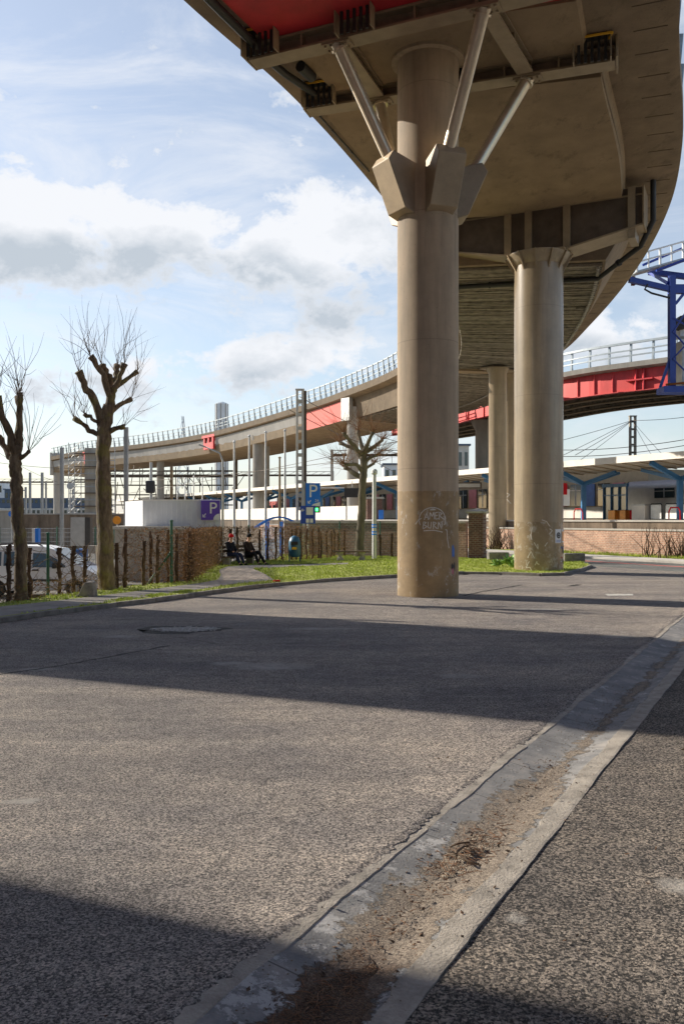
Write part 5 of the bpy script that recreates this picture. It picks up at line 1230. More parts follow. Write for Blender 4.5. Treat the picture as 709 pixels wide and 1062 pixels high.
def round_sign(px, py, Y, r_, m_, label):
    c = W(px, py, Y); t_ = thing('round_sign', label, 'sign', (c.x, Y, -.66)); mb = MB(); mb.tube([c+Vector((0, -.03, 0)), c+Vector((0, .0, 0))], r_, 20); mb.build('disc', m_, t_)
    mb = MB(); mb.tube([(c.x, Y+.04, -.66), (c.x, Y+.04, c.z+r_)], .04, 8); mb.build('pole', 'galv', t_)
round_sign(121.5, 539.5, 50, .24, 'orange', 'round orange sign on a pole right of the taller tree')
round_sign(12, 533, 60, .2, 'blue_sign', 'small round blue sign left of the left tree trunk')

# ------------------------------------------------------------------ poles and masts
def pole(px, ty, Y, r_, label, name='flagpole', cat='flagpole', group='white flagpoles behind the hedge', m='galv', by=None, ground=-.66):
    p = W(px, ty, Y); t_ = thing(name, label, cat, (p.x, Y, ground), group); mb = MB(); mb.tube([(p.x, Y, ground), (p.x, Y, (ground+p.z)/2), (p.x, Y, p.z)], [r_, r_*.85, r_*.6], 10); mb.build('shaft', m, t_, smooth='auto')
    mb = MB(); mb.lathe((p.x, Y, p.z), [(r_*.9, -.02), (r_*1.1, .05), (r_*.3, .14)], 10); mb.build('finial', m, t_); return t_
pole(243, 459, 56, .10, 'white flagpole nearest the lamp post, leftmost of the row of four'); pole(258.5, 453, 58, .10, 'white flagpole, second from the left of the row of four'); pole(275.5, 449, 60, .10, 'white flagpole, third from the left of the row of four'); pole(295.5, 447, 62, .10, 'white flagpole, rightmost of the row of four')
pole(290, 475, 85, .15, 'brown wooden mast between the two right flagpoles', 'mast', 'mast', None, 'soffit')
for k, (px, ty, Y) in enumerate(((210, 497, 110), (201, 495, 112), (192, 497, 112), (184, 498, 112))):
    pole(px, ty, Y*.6, .06, 'short thin white pole above the container, %s from the right' % words[k], 'short_pole', 'pole', 'thin poles above the container', 'white')
# street lamp
c = W(231, 478, 52); t_ = thing('street_lamp', 'grey street lamp with long arm pointing left behind the hedge', 'street lamp', (c.x, 52, -.66)); mb = MB(); mb.tube([(c.x, 52, -.66), c, W(228, 470, 52), W(212, 463, 52)], [.09, .06, .05, .04], 10); mb.build('pole', 'galv', t_, smooth=True)
mb = MB(); mb.beam(W(213, 463.5, 52), W(206, 461, 52), .22, .09); mb.build('lamp_head', 'galv', t_, bevel=.02)
c = W(388, 492, 45.5); t_ = thing('lamp_post', 'grey post with small blue stickers right of the lawn tree', 'post', (c.x, 45.5, .1)); mb = MB(); mb.tube([(c.x, 45.5, .1), (c.x, 45.5, c.z)], [.12, .10], 12); mb.build('pole', 'galv', t_)
mb = MB(); mb.lathe((c.x, 45.5, c.z), [(.13, 0), (.16, .05), (.16, .2), (.08, .28)], 12); mb.build('lamp_head', 'galv', t_)
for z in (1.35, 1.72): mb = MB(); mb.tube([(c.x, 45.5, z), (c.x, 45.5, z+.2)], .123, 12); s_ = mb.build('sticker', 'blue_sign', t_); mb = MB(); mb.tube([(c.x, 45.5, z+.08), (c.x, 45.5, z+.12)], .126, 12); mb.build('sticker_print', 'white', s_)
def hmast(px, ty, Y, w, label, m='concrete', ladder=True, ground=-.66):
    c = W(px, ty, Y); t_ = thing('catenary_mast', label, 'mast', (c.x, Y, ground)); 
    mb = MB()
    if ladder:
        for s in (-1, 1): mb.beam((c.x+s*w*.36, Y, ground), (c.x+s*w*.36, Y, c.z), w*.28, w*.5, up=(0, 1, 0))
        z = ground
        while z < c.z: mb.box((c.x, Y, z+.1), (w*.5, w*.3, .22)); z += .85
        mb.build('frame', m, t_, bevel=.01); mb = MB(); mb.box((c.x, Y, c.z+.05), (w*1.1, w*.6, .1)); mb.build('cap', m, t_)
    else:
        for s in (-1, 1): mb.beam((c.x+s*w*.42, Y, ground), (c.x+s*w*.42, Y, c.z), w*.16, w*.8, up=(0, 1, 0))
        mb.box((c.x, Y, (ground+c.z)/2), (w*.68, w*.1, c.z-ground)); mb.build('shaft', m, t_)
    return t_, c
t_, mast_c = hmast(311, 405, 55, .5, 'tall pale ladder-like concrete mast behind the parking signs', 'offwhite')
mb = MB(); mb.box((mast_c.x+.33, 55.2, (mast_c.z-.66)/2), (.16, .25, mast_c.z+.66)); mb.build('side_channel', 'steel_dark', t_)
hmast(131, 443, 60, .28, 'slim grey steel mast right of the taller tree', 'galv', False)
hmast(64.5, 464, 75, .3, 'slim grey steel mast at the left end of the viaduct', 'galv', False)
t_, mr = hmast(655.5, 432, 95, .75, 'ladder-like concrete mast above the canopy at right', 'concrete', True, 0)
far_masts = [(15, 495, 110, .3), (27, 505, 140, .3), (31.5, 490, 120, .3), (44, 490, 130, .35), (48, 500, 160, .3), (76, 498, 150, .35), (165, 490, 150, .4), (245, 470, 140, .45), (178, 484, 130, .4)]
for k, (px, ty, Y, w) in enumerate(far_masts): hmast(px, ty, Y, w, ['thin rail mast left of the left tree', 'short far rail mast right of the left tree trunk', 'rail mast just right of the left tree trunk', 'far rail mast under the open sky at left', 'most distant thin rail mast at left', 'rail mast under the scaffolded viaduct end', 'rail mast behind the container, left of the lamp', 'brownish rail mast behind the flagpoles', 'rail mast under the viaduct above the container'][k], 'soffit' if k > 5 else 'galv', False)
# portal beams with wires
def portal(x0, x1, z, Y, label):
    t_ = thing('catenary_portal', label, 'gantry', (x0, Y, -.66)); mb = MB(); mb.beam((x0, Y, z), (x1, Y, z), .25, .3); mb.beam((x0, Y, z+.6), (x1, Y, z+.6), .08, .08)
    k = int(abs(x1-x0)/1.2)
    for i in range(k): a = x0+(x1-x0)*i/k; b2 = x0+(x1-x0)*(i+1)/k; mb.beam((a, Y, z), (b2, Y, z+.6), .05, .05)
    mb.build('beam', 'steel_dark', t_); mb = MB()
    for x in (x0, x1): mb.beam((x, Y, -.66), (x, Y, z+.7), .35, .35)
    mb.build('posts', 'galv', t_)
    mb = MB()
    for i in range(1, 6): x = x0+(x1-x0)*i/6; mb.tube([(x, Y, z), (x, Y, z-1.2), (x+.8, Y, z-1.2)], .04, 6)
    mb.build('hangers', 'galv', t_)
portal(W(345, 0, 120).x, W(425, 0, 100).x, 2.2+66*110/F, 110, 'overhead rail gantry crossing behind the rusty-twigged tree')
portal(W(112, 0, 140).x, W(345, 0, 140).x, 2.2+45*140/F, 140, 'long overhead rail gantry behind the flagpoles')
portal(W(-20, 0, 170).x, W(112, 0, 170).x, 2.2+38*170/F, 170, 'overhead rail gantry at the far left behind the trees')
def wire(a, b_, sag, r_, label, n=14):
    a = Vector(a); b_ = Vector(b_); P = [a.lerp(b_, i/n)-Vector((0, 0, sag*4*(i/n)*(1-i/n))) for i in range(n+1)]
    mb = MB(); mb.tube(P, r_, 4, cap=False); tag(mb.build('overhead_wire', 'steel_dark'), label, 'wire', 'overhead wires of the railway')
top = W(655, 436, 95)
for k, (px, py, Y) in enumerate(((560, 462, 85), (560, 483, 80), (600, 478, 84), (596, 472, 70), (715, 432, 80), (690, 475, 88), (675, 472, 90))):
    wire(top, W(px, py, Y), .1, .025, 'thin wire from the right-hand concrete mast, %s of seven' % words[k])
for k, (p, q) in enumerate(((W(130, 500, 125), W(412, 470, 95)), (W(130, 512, 130), W(412, 458, 100)), (W(300, 425, 60), W(412, 470, 90)), (mast_c+Vector((0, 0, -.4)), W(420, 460, 100)), (mast_c+Vector((0, 0, -.8)), W(410, 490, 90)), (W(0, 470, 120), W(60, 500, 150)), (W(0, 480, 120), W(110, 485, 140)), (W(-10, 500, 120), W(120, 500, 140)), (W(560, 466, 90), W(715, 455, 75)), (W(560, 473, 90), W(715, 461, 78)))):
    wire(p, q, .4, .03, 'thin overhead railway wire, %s of the long spans' % words[k])

# parking signs at lattice mast
t_ = thing('parking_sign', 'upper blue parking sign with white P beside the ladder-like mast', 'sign', tuple(W(323, 545, 50)))
a = W(317, 501, 50); b_ = W(332, 525, 50); c = (a+b_)/2; wd = b_.x-a.x; hg = a.z-b_.z
mb = MB(); mb.box(c, (wd, .08, hg)); s_ = mb.build('board', 'blue_sign', t_)
mb = MB(); text_on(mb, 'P', 1.05, c+Vector((.0, -.05, .17)), (1, 0, 0)); text_on(mb, '24', .22, c+Vector((.22, -.05, -.35)), (1, 0, 0)); 
mb.beam(c+Vector((-.12, -.05, -.33)), c+Vector((-.28, -.05, -.5)), .05, .02, up=(0, 1, 0)); mb.beam(c+Vector((-.28, -.05, -.5)), c+Vector((-.28, -.05, -.36)), .04, .02, up=(0, 1, 0)); mb.beam(c+Vector((-.28, -.05, -.5)), c+Vector((-.15, -.05, -.5)), .04, .02, up=(0, 1, 0))
q = [c+Vector((.41, -.045, -.66)), c+Vector((.41, -.045, -.42)), c+Vector((.0, -.045, -.55)), c+Vector((-.1, -.045, -.66))]; mb.add(q, [(0, 1, 2, 3)]); mb.build('lettering', 'white', s_)
mb = MB(); mb.box(c+Vector((.22, 0, -.86)), (.4, .08, .35)); s2 = mb.build('light_box', 'steel_dark', t_); mb = MB(); mb.box(c+Vector((.2, -.05, -.86)), (.2, .03, .18)); mb.build('green_light', 'led', s2)
mb = MB(); mb.beam((a.x-.12, 50.05, -.66), (a.x-.12, 50.05, a.z+.1), .14, .12, up=(0, 1, 0)); mb.build('pole', 'galv', t_)
t_ = thing('direction_sign', 'lower dark blue sign with white squares under the parking sign', 'sign', tuple(W(319, 545, 48)))
a = W(311.5, 524.5, 48); b_ = W(327, 543, 48); c = (a+b_)/2; mb = MB(); mb.box(c, (b_.x-a.x, .08, a.z-b_.z)); s_ = mb.build('board', 'blue_dark', t_)
mb = MB()
for x, z, w_, h_ in ((.1, .2, .38, .42), (-.02, -.33, .17, .22), (.2, -.33, .17, .22)): mb.box(c+Vector((x, -.05, z)), (w_, .03, h_))
mb.beam(c+Vector((-.36, -.05, .25)), c+Vector((-.2, -.05, .25)), .04, .02, up=(0, 1, 0)); mb.beam(c+Vector((-.36, -.05, .25)), c+Vector((-.28, -.05, .33)), .03, .02, up=(0, 1, 0)); mb.beam(c+Vector((-.36, -.05, .25)), c+Vector((-.28, -.05, .17)), .03, .02, up=(0, 1, 0)); mb.build('symbols', 'white', s_)
mb = MB(); mb.tube([(c.x, 48.1, -.66), (c.x, 48.1, a.z)], .05, 8); mb.build('pole', 'galv', t_)
# bus shelter
t_ = thing('bus_shelter', 'glass shelter with curved blue roof frame behind the hedge', 'shelter', tuple(W(287, 560, 52))); Y = 52
def arc(x0, x1, z, h, Yv, n=10): return [Vector((x0+(x1-x0)*i/n, Yv, z+h*math.sin(math.pi*i/n))) for i in range(n+1)]
xl, xm, xr = W(264, 0, Y).x, W(291, 0, Y).x, W(313, 0, Y).x; z = W(0, 547, Y).z
mb = MB()
for yy in (Y, Y+1.5):
    mb.tube(arc(xl, xr, z, .62, yy), .05, 6)
for x in (xl+.7, xm, xr-.2):
    for yy in (Y, Y+1.5): mb.tube([(x, yy, -.66), (x, yy, z+.35)], .06, 6)
for f in (.1, .35, .5, .65, .9): p = arc(xl, xr, z, .62, Y, 20)[int(f*20)]; mb.tube([p, p+Vector((0, 1.5, 0))], .04, 6)
mb.build('frame', 'blue_sign', t_); mb = MB(); rows = [[p, p+Vector((0, 1.5, 0))] for p in arc(xl, xr, z+.03, .62, Y, 20)]; loft(mb, rows); mb.build('roof_glazing', 'clear', t_)
mb = MB(); mb.box(((xl+xr)/2, Y+1.45, .7), (xr-xl-.6, .02, 2)); mb.build('back_pane', 'clear', t_)

# scaffolding tower at the far left pier
t_ = thing('scaffold_tower', 'concrete pier wrapped in scaffolding under the left end of the viaduct', 'scaffolding', tuple(W(96, 545, 140))); c = W(96, 540, 140); hh = W(0, 465, 140).z
mb = MB(); mb.box((c.x, 140, (hh-.66)/2), (1.9, 2.0, hh+.66)); mb.build('pier', 'concrete', t_)
mb = MB(); z = 0
while z < hh:
    for dx in (-2.4, 2.4): mb.box((c.x+dx*.75, 139, z), (1.2, .8, .12))
    mb.box((c.x, 138.6, z), (4.8, .6, .15)); z += 2.1
mb.build('decks', 'wood', t_)
mb = MB()
for dx in (-2.4, -1.4, 1.4, 2.4, 4, -3.4):
    mb.tube([(c.x+dx, 138.6, -.66), (c.x+dx, 138.6, hh+.8)], .07, 5)
z = 1
while z < hh: mb.tube([(c.x-3.4, 138.5, z), (c.x+4, 138.5, z)], .06, 5); mb.tube([(c.x-3.4, 138.5, z), (c.x-1.4, 138.5, z+2)], .05, 5); z += 1.05
mb.build('tubes', 'galv', t_)
c = W(115, 520, 145); t2 = thing('scaffold_platform', 'tangled scaffold platforms under the viaduct right of the taller tree', 'scaffolding', (c.x+5, 145, 0)); mb = MB(); rnd = random.Random(5)
for z in (4.5, 6.2, 7.8, 9.2, 10.2): mb.box((c.x+10, 145, z), (22, 1.2, .18))
for i in range(34): x = c.x+rnd.uniform(-1, 21); z = rnd.uniform(3.5, 8); mb.tube([(x, 144.4, z), (x+rnd.uniform(-1.5, 1.5), 144.4, z+rnd.uniform(1, 3.5))], .06, 4)
for i in range(12): x = c.x-1+i*2; mb.tube([(x, 144.3, 0), (x, 144.3, 10.8)], .07, 4)
mb.build('tubes', 'steel_dark', t2)
# signal on mast near the canopy
c = W(156, 505, 70); t_ = thing('rail_signal', 'black railway signal head above the container', 'signal', (c.x, 70, -.66)); mb = MB(); mb.box(c, (.75, .3, 1.0)); mb.build('head', 'plastic', t_, bevel=.1); mb = MB(); mb.tube([(c.x, 70.3, -.66), (c.x, 70.3, c.z+2)], .12, 8); mb.build('post', 'galv', t_)
c = W(73, 504, 100); t_ = thing('round_signal', 'round grey track mirror on a post under the viaduct end', 'mirror', (c.x, 100, -.66)); mb = MB(); mb.tube([c-Vector((0, .1, 0)), c+Vector((0, .1, 0))], .38, 16); mb.build('disc', 'galv', t_); mb = MB(); mb.tube([(c.x, 100, -.66), c], .07, 8); mb.build('post', 'galv', t_)

# far tower, far city, far trains
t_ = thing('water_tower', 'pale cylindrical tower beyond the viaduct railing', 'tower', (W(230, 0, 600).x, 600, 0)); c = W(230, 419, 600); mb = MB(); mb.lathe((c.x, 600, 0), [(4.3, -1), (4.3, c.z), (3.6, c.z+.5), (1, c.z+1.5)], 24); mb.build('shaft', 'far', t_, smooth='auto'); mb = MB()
for k in range(8): a = k*math.pi/4; mb.box((c.x+4.4*math.cos(a), 600+4.4*math.sin(a), c.z/2), (.5, .5, c.z), a)
mb.build('pilasters', 'concrete', t_)
c = W(190.5, 432, 500); t_ = thing('lattice_tower', 'faint pointed lattice tower beyond the viaduct railing', 'tower', (c.x, 500, 0)); mb = MB()
for s in (-1, 1):
    for q in (-1, 1): mb.tube([(c.x+s*5, 500+q*5, 0), (c.x, 500, c.z)], .25, 4)
for i in range(10): z = c.z*i/10; w_ = 5*(1-i/10); mb.tube([(c.x-w_, 495, z), (c.x+w_*.9, 496, z+6)], .18, 4); mb.tube([(c.x+w_, 495, z), (c.x-w_*.9, 496, z+6)], .18, 4)
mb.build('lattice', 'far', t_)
def far_building(px0, px1, ty, Y, m_, label, storeys=3):
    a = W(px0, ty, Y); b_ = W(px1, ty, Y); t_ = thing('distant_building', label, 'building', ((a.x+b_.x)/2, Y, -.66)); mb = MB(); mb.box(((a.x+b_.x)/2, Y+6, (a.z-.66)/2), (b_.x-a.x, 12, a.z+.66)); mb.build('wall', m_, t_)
    mb = MB(); mb.box(((a.x+b_.x)/2, Y+6, a.z+.2), (b_.x-a.x+1, 13, .5)); mb.build('roof', 'far_blue', t_)
    for s in range(storeys):
        z = a.z*(s+.5)/storeys; mb = MB(); k = max(2, int((b_.x-a.x)/4))
        for i in range(k): mb.box((a.x+(b_.x-a.x)*(i+.5)/k, Y-.05, z), ((b_.x-a.x)/k*.5, .2, a.z/storeys*.5))
        mb.build('window_row', 'glass', t_)
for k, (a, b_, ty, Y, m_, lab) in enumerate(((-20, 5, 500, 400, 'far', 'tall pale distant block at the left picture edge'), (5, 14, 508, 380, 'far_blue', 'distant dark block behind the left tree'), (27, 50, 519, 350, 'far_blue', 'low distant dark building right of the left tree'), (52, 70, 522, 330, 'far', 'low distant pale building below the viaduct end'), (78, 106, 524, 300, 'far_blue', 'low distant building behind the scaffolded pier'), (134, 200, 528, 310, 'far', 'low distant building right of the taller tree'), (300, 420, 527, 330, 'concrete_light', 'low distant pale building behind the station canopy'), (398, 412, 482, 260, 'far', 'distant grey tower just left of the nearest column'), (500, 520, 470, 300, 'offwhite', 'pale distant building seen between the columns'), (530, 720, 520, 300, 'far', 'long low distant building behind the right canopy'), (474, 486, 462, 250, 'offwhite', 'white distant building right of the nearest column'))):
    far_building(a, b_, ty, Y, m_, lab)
for k, (a, b_, py, Y, m_, lab) in enumerate(((-30, 115, 520, 210, 'far_blue', 'long dark blue train far left behind the car park'), (-30, 110, 531, 190, 'galv', 'long grey train far left below the blue one'))):
    p = W(a, py, Y); q = W(b_, py, Y); t_ = thing('distant_train', lab, 'train', ((p.x+q.x)/2, Y, -.66)); mb = MB(); mb.box(((p.x+q.x)/2, Y, p.z-.4), (q.x-p.x, 2.8, 2.4)); mb.build('body', m_, t_); mb = MB(); n = 30
    for i in range(n): mb.box((p.x+(q.x-p.x)*(i+.5)/n, Y-1.42, p.z), ((q.x-p.x)/n*.6, .05, .8))
    mb.build('windows', 'glass', t_)
    mb = MB(); mb.box(((p.x+q.x)/2, Y, p.z-2.0), (q.x-p.x, 4, .5))
    for i in range(12): mb.box((p.x+(q.x-p.x)*(i+.5)/12, Y, (p.z-2.6)/2), (.8, 2, max(.3, p.z-1.4)))
    mb.build('embankment', 'concrete', t_)

# ------------------------------------------------------------------ blue gantry right
t_ = thing('crane_gantry', 'blue steel crane gantry with walkway and silver machine box at the right edge', 'crane', (23, 52, 0)); Y = 50
mb = MB()
zc0 = W(0, 405, Y).z; mb.beam(W(696, 405, Y), W(696, 286, Y), .34, .4, up=(0, 1, 0)); mb.beam(W(760, 585, Y)+Vector((0, 0, 0)), W(760, 280, Y), .6, .6, up=(0, 1, 0)); mb.beam(W(760, 585, Y+3), W(760, 280, Y+3), .6, .6, up=(0, 1, 0))
mb.build('legs', 'blue_gantry', t_, bevel=.02)
mb = MB(); mb.beam(W(652, 290, Y), W(695, 300, Y), .3, .3); mb.beam(W(695, 300, Y), W(765, 300, Y), .35, .5); mb.beam(W(672, 282, Y+2), W(765, 294, Y+1), .35, .3)
mb.beam(W(684, 405, Y), W(765, 405, Y), 1.2, .35); mb.beam(W(684, 402, Y), W(694, 372, Y), .14, .14); mb.beam(W(692, 294, Y), W(672, 282, Y+2), .15, .15); mb.beam(W(700, 315, Y), W(712, 300, Y), .15, .15); mb.build('beams', 'blue_gantry', t_)
mb = MB(); mb.beam(W(657, 284, Y+1), W(760, 255, Y+1), .9, .1); mb.build('walkway', 'galv', t_)
mb = MB()
for i in range(9):
    px = 660+i*12; py = 283-i*3.4; mb.tube([W(px, py, Y+.6), W(px, py-19, Y+.6)], .05 if i % 2 else .07, 6)
for dz in (19, 11): mb.tube([W(660, 283-dz, Y+.6), W(756, 256-dz, Y+.6)], .05, 6)
mb.build('handrail', 'white', t_); mb = MB(); mb.tube([W(666, 275, Y+1.6), W(760, 235, Y+1.6)], .08, 6); mb.tube([W(680, 281, Y), W(760, 250, Y)], .09, 6); mb.build('blue_handrail', 'blue_gantry', t_)
mb = MB(); mb.box(W(722, 378, Y+1.2), (2.4, 1.6, 2.6)); bx_ = mb.build('machine_box', 'galv', t_, bevel=.05); mb = MB(); c = W(706, 335, Y+.8); mb.tube([c-Vector((.0, .4, 0)), c+Vector((0, .4, 0))], .38, 20); mb.build('fan_drum', 'black', t_)
mb = MB(); mb.box(W(712, 340, Y+1.4), (1.2, 1, 1.2)); mb.build('motor_box', 'white', t_)
mb = MB()
for a, b_ in (((697, 345), (716, 315)), ((697, 372), (716, 352)), ((698, 345), (716, 365)), ((697, 330), (716, 340)), ((697, 372), (720, 395))): mb.tube([W(*a, Y-.2), W(*b_, Y-.2)], .05, 6)
mb.build('bracing', 'blue_gantry', t_)
mb = MB(); mb.tube([W(671, 295, Y-.3), W(668, 300, Y-.3), W(675, 304, Y-.3), W(694, 309, Y-.3)], .06, 8); mb.build('cable', 'black', t_)
mb = MB(); mb.beam(W(656, 287, Y+.3), W(656, 296, Y+.3), .2, .2); mb.tube([W(690, 399, Y-.5), W(720, 396, Y-.5)], .07, 6); mb.build('rusty_bracket', 'rust', t_)

# ------------------------------------------------------------------ bench, bin
x, y = (364-CX)*43.8/F, 43.8; t_ = thing('park_bench', 'empty backless park bench on stone legs beside the lawn tree', 'bench', (x, y, .1))
mb = MB()
for k in range(3): mb.box((x, y-.16+k*.17, .55), (1.85, .14, .06))
mb.build('seat', 'wood', t_, bevel=.01)
for s in (-1, 1):
    mb = MB(); mb.lathe((x+s*.55, y, .1), [(.17, 0), (.15, .12), (.09, .2), (.13, .32), (.2, .42)], 12); mb.build('leg', 'concrete', t_)
x, y = (305.5-CX)*42/F, 42; t_ = thing('litter_bin', 'dark blue hooded litter bin on two legs before the hedge', 'litter bin', (x, y, .1))
mb = MB(); rows = [(.2, .35), (.27, .5), (.29, 1.05), (.27, 1.15), (.21, 1.3), (.07, 1.38)]; mb.lathe((x, y, 0), rows, 20); bb = mb.build('body', 'bin', t_, smooth='auto')
mb = MB(); mb.box((x, y-.27, 1.02), (.34, .08, .16)); mb.build('opening', 'black', bb); mb = MB(); mb.box((x, y-.29, .78), (.22, .03, .12)); mb.build('label_plate', 'yellow', bb)
for s in (-1, 1): mb = MB(); mb.tube([(x+s*.25, y, .1), (x+s*.27, y, .9)], .035, 8); mb.build('leg', 'bin', t_)
mb = MB(); c = G(287, 606.5); mb.box((c[0], c[1]-.02, .13), (.22, .1, .07), .3); tag(mb.build('drinks_carton', 'hat_red', bevel=.02), 'small crushed red drinks carton lying on the kerb', 'litter')

# ------------------------------------------------------------------ people
def skin(name, pts, edges, radii, m, par, sub=2):
    me = bpy.data.meshes.new(name+'_s'); me.from_pydata([tuple(p) for p in pts], edges, [])
    o = bpy.data.objects.new(name+'_s', me); COL.objects.link(o); o.modifiers.new('skin', 'SKIN'); sb = o.modifiers.new('sub', 'SUBSURF'); sb.levels = sub; sb.render_levels = sub
    for i, r_ in enumerate(radii):
        r2_ = (r_, r_) if isinstance(r_, (int, float)) else r_
        me.skin_vertices[0].data[i].radius = r2_; me.skin_vertices[0].data[i].use_root = (i == 0)
    dg = bpy.context.evaluated_depsgraph_get(); dg.update(); m2 = bpy.data.meshes.new_from_object(o.evaluated_get(dg)); bpy.data.objects.remove(o)
    m2.materials.clear(); m2.materials.append(M[m])
    for p in m2.polygons: p.use_smooth = True
    ob = bpy.data.objects.new(name, m2); COL.objects.link(ob); link(ob, par); return ob
def seated(base, fdir, label, jacket, trousers, hat, beard=False, lean=.18, legs=(0, 0)):
    f = Vector((*fdir, 0)).normalized(); s = Vector((f.y, -f.x, 0)); b0 = Vector(base)
    def P(fw, si, z): return b0+f*fw+s*si+Vector((0, 0, z))
    t_ = thing('person', label, 'person', tuple(b0+f*.5))
    hip = P(0, 0, .52); 
    l1, l2 = legs
    body_pts = [hip, P(-.04, 0, .72), P(-.10, 0, .95), P(-.08, 0, 1.08), P(-.03, 0, 1.16), P(.0, 0, 1.24), P(0.01, 0, 1.33),
                P(-.09, .17, 1.02), P(-.01, .23, .82), P(.17, .18, .68), P(.28, .10, .64), P(-.09, -.17, 1.02), P(-.01, -.23, .82), P(.17, -.18, .68), P(.28, -.10, .64),
                P(.04, .10, .50), P(.46, .12, .53+l1*.5), P(.62+l1, .12, .12), P(.78+l1, .13, .07), P(.04, -.10, .50), P(.46, -.12, .53+l2*.5), P(.66+l2, -.12, .12), P(.82+l2, -.13, .07)]
    E = [(0, 1), (1, 2), (2, 3), (3, 4), (4, 5), (5, 6), (3, 7), (7, 8), (8, 9), (9, 10), (3, 11), (11, 12), (12, 13), (13, 14), (0, 15), (15, 16), (16, 17), (17, 18), (0, 19), (19, 20), (20, 21), (21, 22)]
    Rr = [.13, .12, .13, .08, .055, .085, .075, .06, .045, .035, .035, .06, .045, .035, .035, .08, .062, .042, .035, .08, .062, .042, .035]
    skin('body', body_pts, E, Rr, 'skin', t_)
    jp = [P(0, 0, .55), P(-.04, 0, .74), P(-.10, 0, .95), P(-.08, 0, 1.07), P(-.05, 0, 1.13)]+body_pts[7:10]+[body_pts[9].lerp(body_pts[10], .6)]+body_pts[11:14]+[body_pts[13].lerp(body_pts[14], .6)]
    skin('jacket', jp, [(0, 1), (1, 2), (2, 3), (3, 4), (3, 5), (5, 6), (6, 7), (7, 8), (3, 9), (9, 10), (10, 11), (11, 12)], [.19, .175, .18, .13, .085, .095, .075, .06, .05, .095, .075, .06, .05], jacket, t_)
    skin('trousers', [P(0, 0, .52), body_pts[15], body_pts[16], body_pts[17], body_pts[19], body_pts[20], body_pts[21]], [(0, 1), (1, 2), (2, 3), (0, 4), (4, 5), (5, 6)], [.15, .105, .085, .062, .105, .085, .062], trousers, t_)
    for a_, b_ in ((17, 18), (21, 22)): skin('shoe', [body_pts[a_]-Vector((0, 0, .03)), body_pts[b_]+f*.04], [(0, 1)], [.06, .05], 'black_cloth', t_)
    mb = MB(); hc = P(0, 0, 1.33); mb.lathe(hc, [(.115, -.02), (.12, .03), (.105, .09), (.06, .135), (.01, .15)], 16); mb.build('hat', hat, t_, smooth='auto')
    # face
    mb = MB(); mb.tube([P(.075, 0, 1.27), P(.115, 0, 1.245)], [.018, .014], 6); mb.build('nose', 'skin', t_)
    mb = MB()
    for q in (-.035, .035): mb.lathe(P(.085, q, 1.285), [(.002, -.01), (.012, 0), (.002, .01)], 8)
    mb.build('eyes', 'black', t_)
fd = (.82, -.57); ax = Vector((.57, .82, 0))
pb = Vector((-5.05, 39.6, .1))
bench = thing('park_bench', 'dark bench against the hedge under the two seated people', 'bench', (-4.9, 40, .1))
f = Vector((*fd, 0)).normalized(); mb = MB(); c = pb+ax*.5
for k in range(3): mb.beam(c-ax*1.0+f*(-.12+k*.14)+Vector((0, 0, .36)), c+ax*1.0+f*(-.12+k*.14)+Vector((0, 0, .36)), .12, .05)
mb.build('seat', 'wood', bench)
mb = MB()
for z in (.62, .8): mb.beam(c-ax*1.0-f*.34+Vector((0, 0, z)), c+ax*1.0-f*.36+Vector((0, 0, z)), .04, .12)
mb.build('backrest', 'wood', bench)
for s in (-.8, .8): mb = MB(); mb.beam(c+ax*s+Vector((0, 0, 0)), c+ax*s+Vector((0, 0, .34)), .4, .1, up=ax); mb.beam(c+ax*s-f*.3+Vector((0, 0, .2)), c+ax*s-f*.33+Vector((0, 0, .86)), .06, .06); mb.build('leg', 'concrete', bench)
seated(tuple(pb-Vector((0, 0, .1))+Vector((0, 0, .05))), fd, 'person in red woollen hat and dark coat sitting on the left of the hedge bench', 'navy', 'jeans', 'hat_red', legs=(0, .02))
seated(tuple(pb+ax*.95+Vector((.22, -.25, -.05))), fd, 'person in dark cap and brown coat sitting on the right with legs stretched out', 'brown_cloth', 'black_cloth', 'black_cloth', legs=(.05, .2))

# ------------------------------------------------------------------ unseen blocks added to cast the road shadows and dim the rear sky
sd = Vector((.917, -.4, 0)).normalized(); sn = Vector((.4, .917, 0)).normalized()
def shade_building(n0, n1, d0, d1, h, label):  # unseen block, added only for the shadow it throws on the road
    t_ = thing('added_shadow_block', label, 'building', tuple(sn*(n0+n1)/2+sd*(d0+d1)/2)); mb = MB()
    q = [sn*n0+sd*d0, sn*n0+sd*d1, sn*n1+sd*d1, sn*n1+sd*d0]; mb.prism([tuple(p[:2]) for p in q], -.66, h); mb.build('wall', 'brick_near', t_)
    mb = MB(); q = [sn*(n0-.3)+sd*(d0-.3), sn*(n0-.3)+sd*(d1+.3), sn*(n1+.3)+sd*(d1+.3), sn*(n1+.3)+sd*(d0-.3)]; mb.prism([tuple(p[:2]) for p in q], h, h+.3); mb.build('roof', 'concrete', t_)
    ang = math.atan2(sn.y, sn.x); k = max(1, int((n1-n0)/2.4)); fl = int(h/3)
    for i in range(k):
        for j in range(fl):
            c = sn*(n0+(n1-n0)*(i+.5)/k)+sd*(d1+.01)+Vector((0, 0, 1.2+j*3)); mb = MB(); mb.box(c, (1.1, .1, 1.5), ang); w = mb.build('window', 'glass', t_); mb = MB(); mb.box(c-Vector((0, 0, .8)), (1.3, .3, .08), ang); mb.build('sill', 'concrete_light', w)
